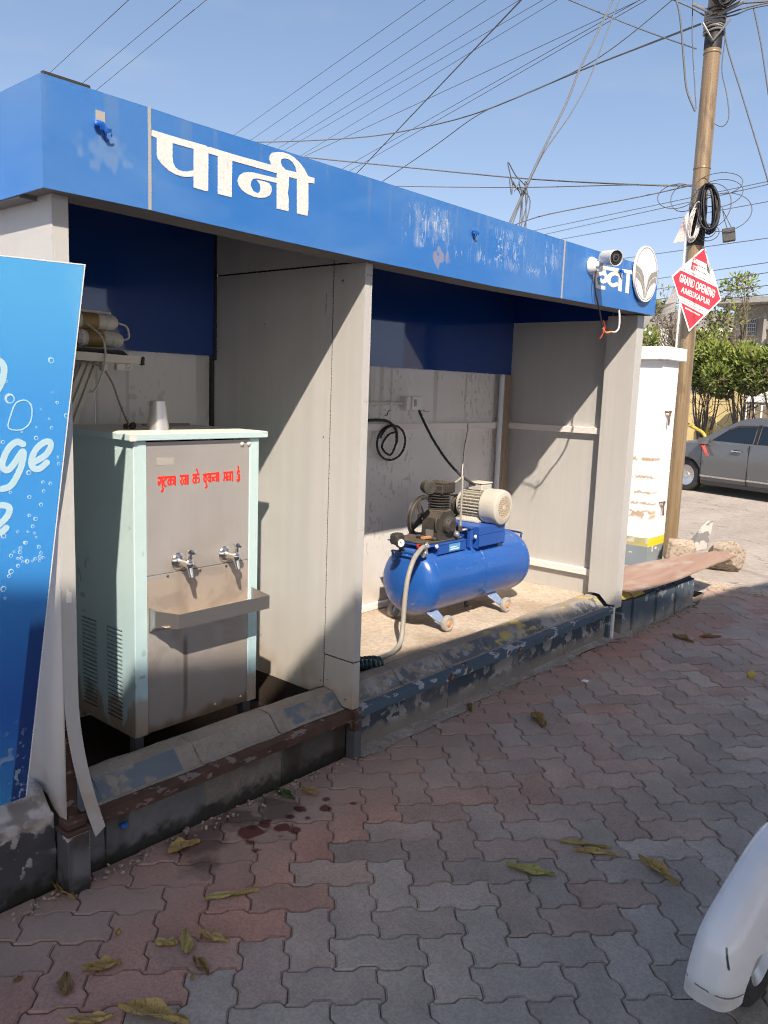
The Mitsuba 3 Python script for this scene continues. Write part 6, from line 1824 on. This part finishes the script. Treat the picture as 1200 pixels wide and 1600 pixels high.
for i in range(n1 - 1):
    for k in range(n2 - 1):
        q = i * n2 + k
        f += [(q, q + 1, q + n2 + 1), (q, q + n2 + 1, q + n2), (N + q, N + q + n2 + 1, N + q + 1), (N + q, N + q + n2, N + q + n2 + 1)]
for i in range(n1 - 1):
    for k in (0, n2 - 1):
        q = i * n2 + k
        f += [(q, q + n2, N + q + n2), (q, N + q + n2, N + q)]
for k in range(n2 - 1):
    for i in (0, n1 - 1):
        q = i * n2 + k
        f += [(q, N + q, N + q + 1), (q, N + q + 1, q + 1)]
part(SCO, 'mudguard', trimesh.Trimesh(v, np.array(f), process=False), 'm_scooter', smooth=35, label='scuffed white front mudguard')


def col_scooter(p, n, uv):
    c = C3(.83, .83, .83)
    low = smoothstep(.215, .18, p.z)
    c = mix(c, (.46, .42, .34), low * .45 * fbm(p.x * 20, p.y * 20, p.z * 20, 3) * 1.6)
    s1 = smoothstep(.0035, .0012, dr.abs((p.y + 1.602) - .25 * (p.z - .30))) * smoothstep(.026, .020, dr.abs(p.z - .285)) * smoothstep(.80, .78, p.x)
    s2 = smoothstep(.004, .001, dr.abs(p.z - .196 - .1 * (p.y + 1.57))) * smoothstep(.5, .6, noise(p.y * 60, p.z * 60, 1)) * smoothstep(.76, .74, p.x)
    return mix(c, (.05, .05, .06), dr.maximum(s1, s2 * .8))


mat('m_scooter', col_scooter, .16, spec=.5, coat=.8)
w = part(SCO, 'wheel', lathe([(.134, -.038), (.166, -.042), (.184, -.031), (.190, -.012), (.190, .012), (.184, .031), (.166, .042), (.134, .038), (.130, 0), (.134, -.038)], (wx, wy, wz), (0, 1, 0), 48), 'm_rubber', smooth=35)
part(w, 'rim', lathe([(0, -.030), (.045, -.034), (.055, -.018), (.112, -.018), (.132, -.036), (.136, -.034), (.132, .034), (.112, .018), (.055, .018), (.045, .034), (0, .03)], (wx, wy, wz), (0, 1, 0), 36), 'm_tin', smooth=35)
for s in (-1,):
    part(SCO, 'fork_leg', cat(tube([(wx, wy + s * .068, wz), (wx - .005, wy + s * .070, wz + .15), (wx + .03, wy + s * .050, wz + .20)], .017, 12), box(wx - .03, wx + .025, wy + s * .07 - .012, wy + s * .07 + .012, wz - .02, wz + .05, .004)), 'm_gloss_white', smooth=35)
    part(SCO, 'fork_guard', tube([(wx - .19, wy + s * .047, wz + .115), (wx - .15, wy + s * .05, wz + .145), (wx - .08, wy + s * .055, wz + .155)], .009, 8), 'm_plain_white', smooth=True)
# leg shield, column, handlebar, floor, body and rear wheel, mostly outside the picture
shield = []
for z, hw, x0 in ((.33, .13, 1.20), (.50, .19, 1.235), (.70, .21, 1.29), (.88, .16, 1.335), (.98, .09, 1.355)):
    shield.append([(x0 + .10 * (s * hw / .2) ** 2, wy + s * hw, z) for s in np.linspace(-1, 1, 11)])
sh = np.array(shield)
v = np.vstack([sh.reshape(-1, 3), (sh + (.02, 0, 0)).reshape(-1, 3)])
f = []
for i in range(4):
    for k in range(10):
        q = i * 11 + k
        f += [(q, q + 11, q + 12), (q, q + 12, q + 1), (55 + q, 55 + q + 12, 55 + q + 11), (55 + q, 55 + q + 1, 55 + q + 12)]
for i in range(4):
    for k in (0, 10):
        q = i * 11 + k
        f += [(q, 55 + q, 55 + q + 11), (q, 55 + q + 11, q + 11)]
for k in range(10):
    for i in (0, 4):
        q = i * 11 + k
        f += [(q, q + 1, 55 + q + 1), (q, 55 + q + 1, 55 + q)]
RT = trimesh.transformations.rotation_matrix(math.radians(-48), (0, 0, 1), (1.12, wy, 0))


def turned(m):
    m = m.copy()
    m.apply_transform(RT)
    return m


part(SCO, 'leg_shield', turned(trimesh.Trimesh(v, np.array(f), process=False)), 'm_gloss_white', smooth=35)
part(SCO, 'floor_board', turned(box(1.26, 1.72, wy - .17, wy + .17, .27, .33, .02)), 'm_dark')
part(SCO, 'body', turned(hull([(1.66, wy - .10, .33), (1.66, wy + .10, .33), (1.70, wy - .13, .70), (1.70, wy + .13, .70), (2.40, wy - .12, .72), (2.40, wy + .12, .72), (2.45, wy - .07, .55), (2.45, wy + .07, .55), (2.1, wy - .16, .42), (2.1, wy + .16, .42)])), 'm_gloss_white')
part(SCO, 'seat', turned(box(1.68, 2.38, wy - .13, wy + .13, .722, .80, .03)), 'm_black')
part(SCO, 'handlebar', turned(cat(tube([(1.36, wy, .90), (1.42, wy, 1.02)], .035, 12), tube(spline([(1.46, wy - .34, 1.06), (1.42, wy - .15, 1.03), (1.42, wy + .15, 1.03), (1.46, wy + .34, 1.06)], 5), .016, 10))), 'm_black', smooth=35)
rwh = part(SCO, 'wheel', turned(lathe([(.150, -.040), (.185, -.044), (.205, -.032), (.212, 0), (.205, .032), (.185, .044), (.150, .040), (.145, 0), (.150, -.040)], (2.22, wy, wz), (0, 1, 0), 40)), 'm_rubber', smooth=35)
part(rwh, 'rim', turned(lathe([(0, -.03), (.125, -.018), (.148, -.038), (.148, .036), (.125, .018), (0, .03)], (2.22, wy, wz), (0, 1, 0), 30)), 'm_tin', smooth=35)

# ---------------------------------------------------------------- dry leaves and litter on the pavers
def leaf(p, q, wd, hue, curl, label, seed, lift=.006, name='dry_leaf'):
    """a blade from p to q on the ground, cupped and curled"""
    r = np.random.default_rng(seed)
    p, q = np.array(p, float), np.array(q, float)
    d = q - p
    L_ = np.linalg.norm(d)
    d /= L_
    nn = np.array([-d[1], d[0]])
    m, kk = 15, 7
    rows, uvs = [], []
    ph = r.uniform(0, 6)
    for i in range(m):
        t = i / (m - 1)
        w = wd * (math.sin(math.pi * min(max(t, .02), .985) ** .8) ** .75) * (1 + .12 * math.sin(t * 17 + ph))
        bend = .06 * L_ * math.sin(t * 3 + ph)
        for k in range(kk):
            s = -1 + 2 * k / (kk - 1)
            c2 = p + d * (L_ * t) + nn * (w * s * .5 * (1 - .25 * curl) + bend)
            z = lift + curl * (.35 * w * s * s + .05 * L_ * (1 - math.sin(math.pi * t))) + .0035 * math.sin(s * 5 + t * 9 + ph) * (1 + curl)
            rows.append((c2[0], c2[1], max(z, .0015)))
            uvs.append((hue, (s + 1) / 2))
    v = np.array(rows)
    f = []
    for i in range(m - 1):
        for k in range(kk - 1):
            a_ = i * kk + k
            f += [(a_, a_ + kk, a_ + kk + 1), (a_, a_ + kk + 1, a_ + 1)]
    n_ = len(v)
    v = np.vstack([v, v - (0, 0, .0008)])
    f = np.vstack([f, np.array(f)[:, ::-1] + n_])
    solo(name, trimesh.Trimesh(v, f, process=False), 'm_dry', label, 'leaf', uv=np.array(uvs + uvs))


LV = [
    ((.040, .110), (.030, -.010), .040, .22, 1.0, 'curled brown leaf against the foot of the left kiosk leg'),
    ((.362, .010), (.472, -.018), .058, .36, .8, 'crumpled ochre leaf just right of the left kiosk leg'),
    ((.291, -.281), (.439, -.346), .026, .80, .25, 'long yellowish green leaf lying on the red pavers'),
    ((.086, -.336), (.134, -.372), .034, .72, .5, 'small yellow green leaf, left one of a touching pair'),
    ((.119, -.430), (.181, -.347), .040, .76, .5, 'yellow green leaf, right one of a touching pair'),
    ((.203, -.378), (.226, -.472), .026, .52, .5, 'pale pinkish leaf right of the touching pair'),
    ((.124, -.456), (.110, -.534), .030, .15, .7, 'small brown leaf below the touching pair of leaves'),
    ((-.091, -.281), (-.015, -.337), .044, .34, .7, 'tan leaf lying on a red paver near the bottom left'),
    ((-.172, -.336), (-.125, -.268), .040, .08, .25, 'flat greyish leaf left of the tan leaf'),
    ((-.208, -.417), (-.123, -.484), .030, .42, .6, 'narrow ochre leaf at the bottom edge'),
    ((-.100, -.470), (-.030, -.640), .055, .50, 1.1, 'big pale yellow leaf cut by the bottom edge'),
    ((.037, -.228), (.055, -.215), .016, .5, .4, 'tiny yellow leaf scrap near the left kiosk leg'),
    ((2.214, -.223), (2.138, -.355), .066, .22, .8, 'brown crumpled leaf on the grey pavers in the middle'),
    ((2.100, .060), (2.042, -.01), .030, .15, 1.0, 'brown leaf standing against the kerb below the compressor'),
    ((.964, .010), (.962, -.065), .036, .30, .9, 'small orange brown leaf beside the plinth'),
    ((1.082, -.813), (1.123, -.966), .046, .90, .3, 'green yellow leaf left of the two long leaves'),
    ((1.305, -.874), (1.407, -1.018), .018, .80, .3, 'thin yellow green leaf, upper one of the two long leaves'),
    ((1.312, -.926), (1.368, -1.066), .030, .58, .5, 'yellow leaf, lower one of the two long leaves'),
    ((1.416, -1.115), (1.334, -1.271), .046, .36, .9, 'bent brown leaf nearest to the scooter'),
    ((4.029, -.194), (3.959, -.347), .060, .16, .7, 'dark brown leaf in front of the right kerb stones'),
    ((4.127, -.322), (4.227, -.433), .050, .10, .6, 'dull brown leaf right of the dark brown leaf'),
    ((-.235, -.202), (-.211, -.205), .012, .0, .6, 'tiny dark leaf scrap at the left edge'),
    ((.073, -.515), (.090, -.503), .012, .5, .4, 'tiny pale leaf scrap below the small brown leaf'),
]
for k, a in enumerate(LV):
    leaf(*a, 100 + k)
leaf((.895, .085), (.880, -.03), .042, 1.0, .6, 'dark green wilted leaf at the foot of the plinth', 300, name='green_leaf')
scene[[k for k in scene if k.startswith('green_leaf')][0]]['bsdf'] = {'type': 'ref', 'id': 'm_green_leaf'}
solo('paper_scrap', box(2.818, 2.850, -.205, -.174, .001, .006, .001), 'm_paper', 'small white paper scrap on the pavers in front of the compressor', 'litter')
solo('yellow_flower', jitter(trimesh.creation.icosphere(subdivisions=2, radius=.022), .02, 60, 3).apply_translation((3.57, -.81, .018)), 'm_yellow_paint', 'single yellow flower head on the pavers at the right', 'flower', smooth=30)
solo('white_scrap', box(.70, .765, -1.60, -1.555, .001, .018, .006), 'm_plain_white', 'white plastic scrap on the pavers under the scooter', 'litter')
solo('blue_scrap', jitter(sub(box(.245, .270, .084, .093, .102, .120, .003), .01), .012, 50, 3), 'm_ribbon', 'small crumpled blue scrap stuck to the plinth', 'litter')
for x, y, z, s, lb_ in ((.62, -.30, .002, .006, 'crumb of grit on the red pavers below the betel stains'), (2.72, -.52, .002, .009, 'crumb of grit near the white paper scrap'), (1.86, -.62, .002, .006, 'crumb of grit above the two long yellow leaves'), (3.2, -.9, .002, .010, 'crumb of grit near the yellow flower head')):
    solo('grit', jitter(trimesh.creation.icosphere(subdivisions=1, radius=s), s * .6, 90, int(x * 10)).apply_translation((x, y, z + s * .4)), 'm_concrete', lb_, 'stone')

# crumbs and fine litter swept against the foot of the plinth
r = np.random.default_rng(12)
ms = []
for k in range(520):
    x = r.uniform(-.15, 4.9)
    y = (.086 if x < 3.6 else .02) - abs(r.normal(0, .035)) - .004
    s_ = r.uniform(.0015, .0065) * (1.5 if r.random() < .08 else 1)
    b_ = box(-s_, s_, -s_ * r.uniform(.4, .9), s_ * .7, -s_ * .5, s_ * .5)
    b_.apply_transform(trimesh.transformations.rotation_matrix(r.uniform(0, 6), r.normal(size=3)))
    b_.apply_translation((x, y, s_ * .6 + .002))
    ms.append(b_)
solo('kerb_litter', cat(*ms), 'm_concrete', 'fine grit and crumbs gathered along the foot of the kiosk plinth', 'grit', kind='stuff')
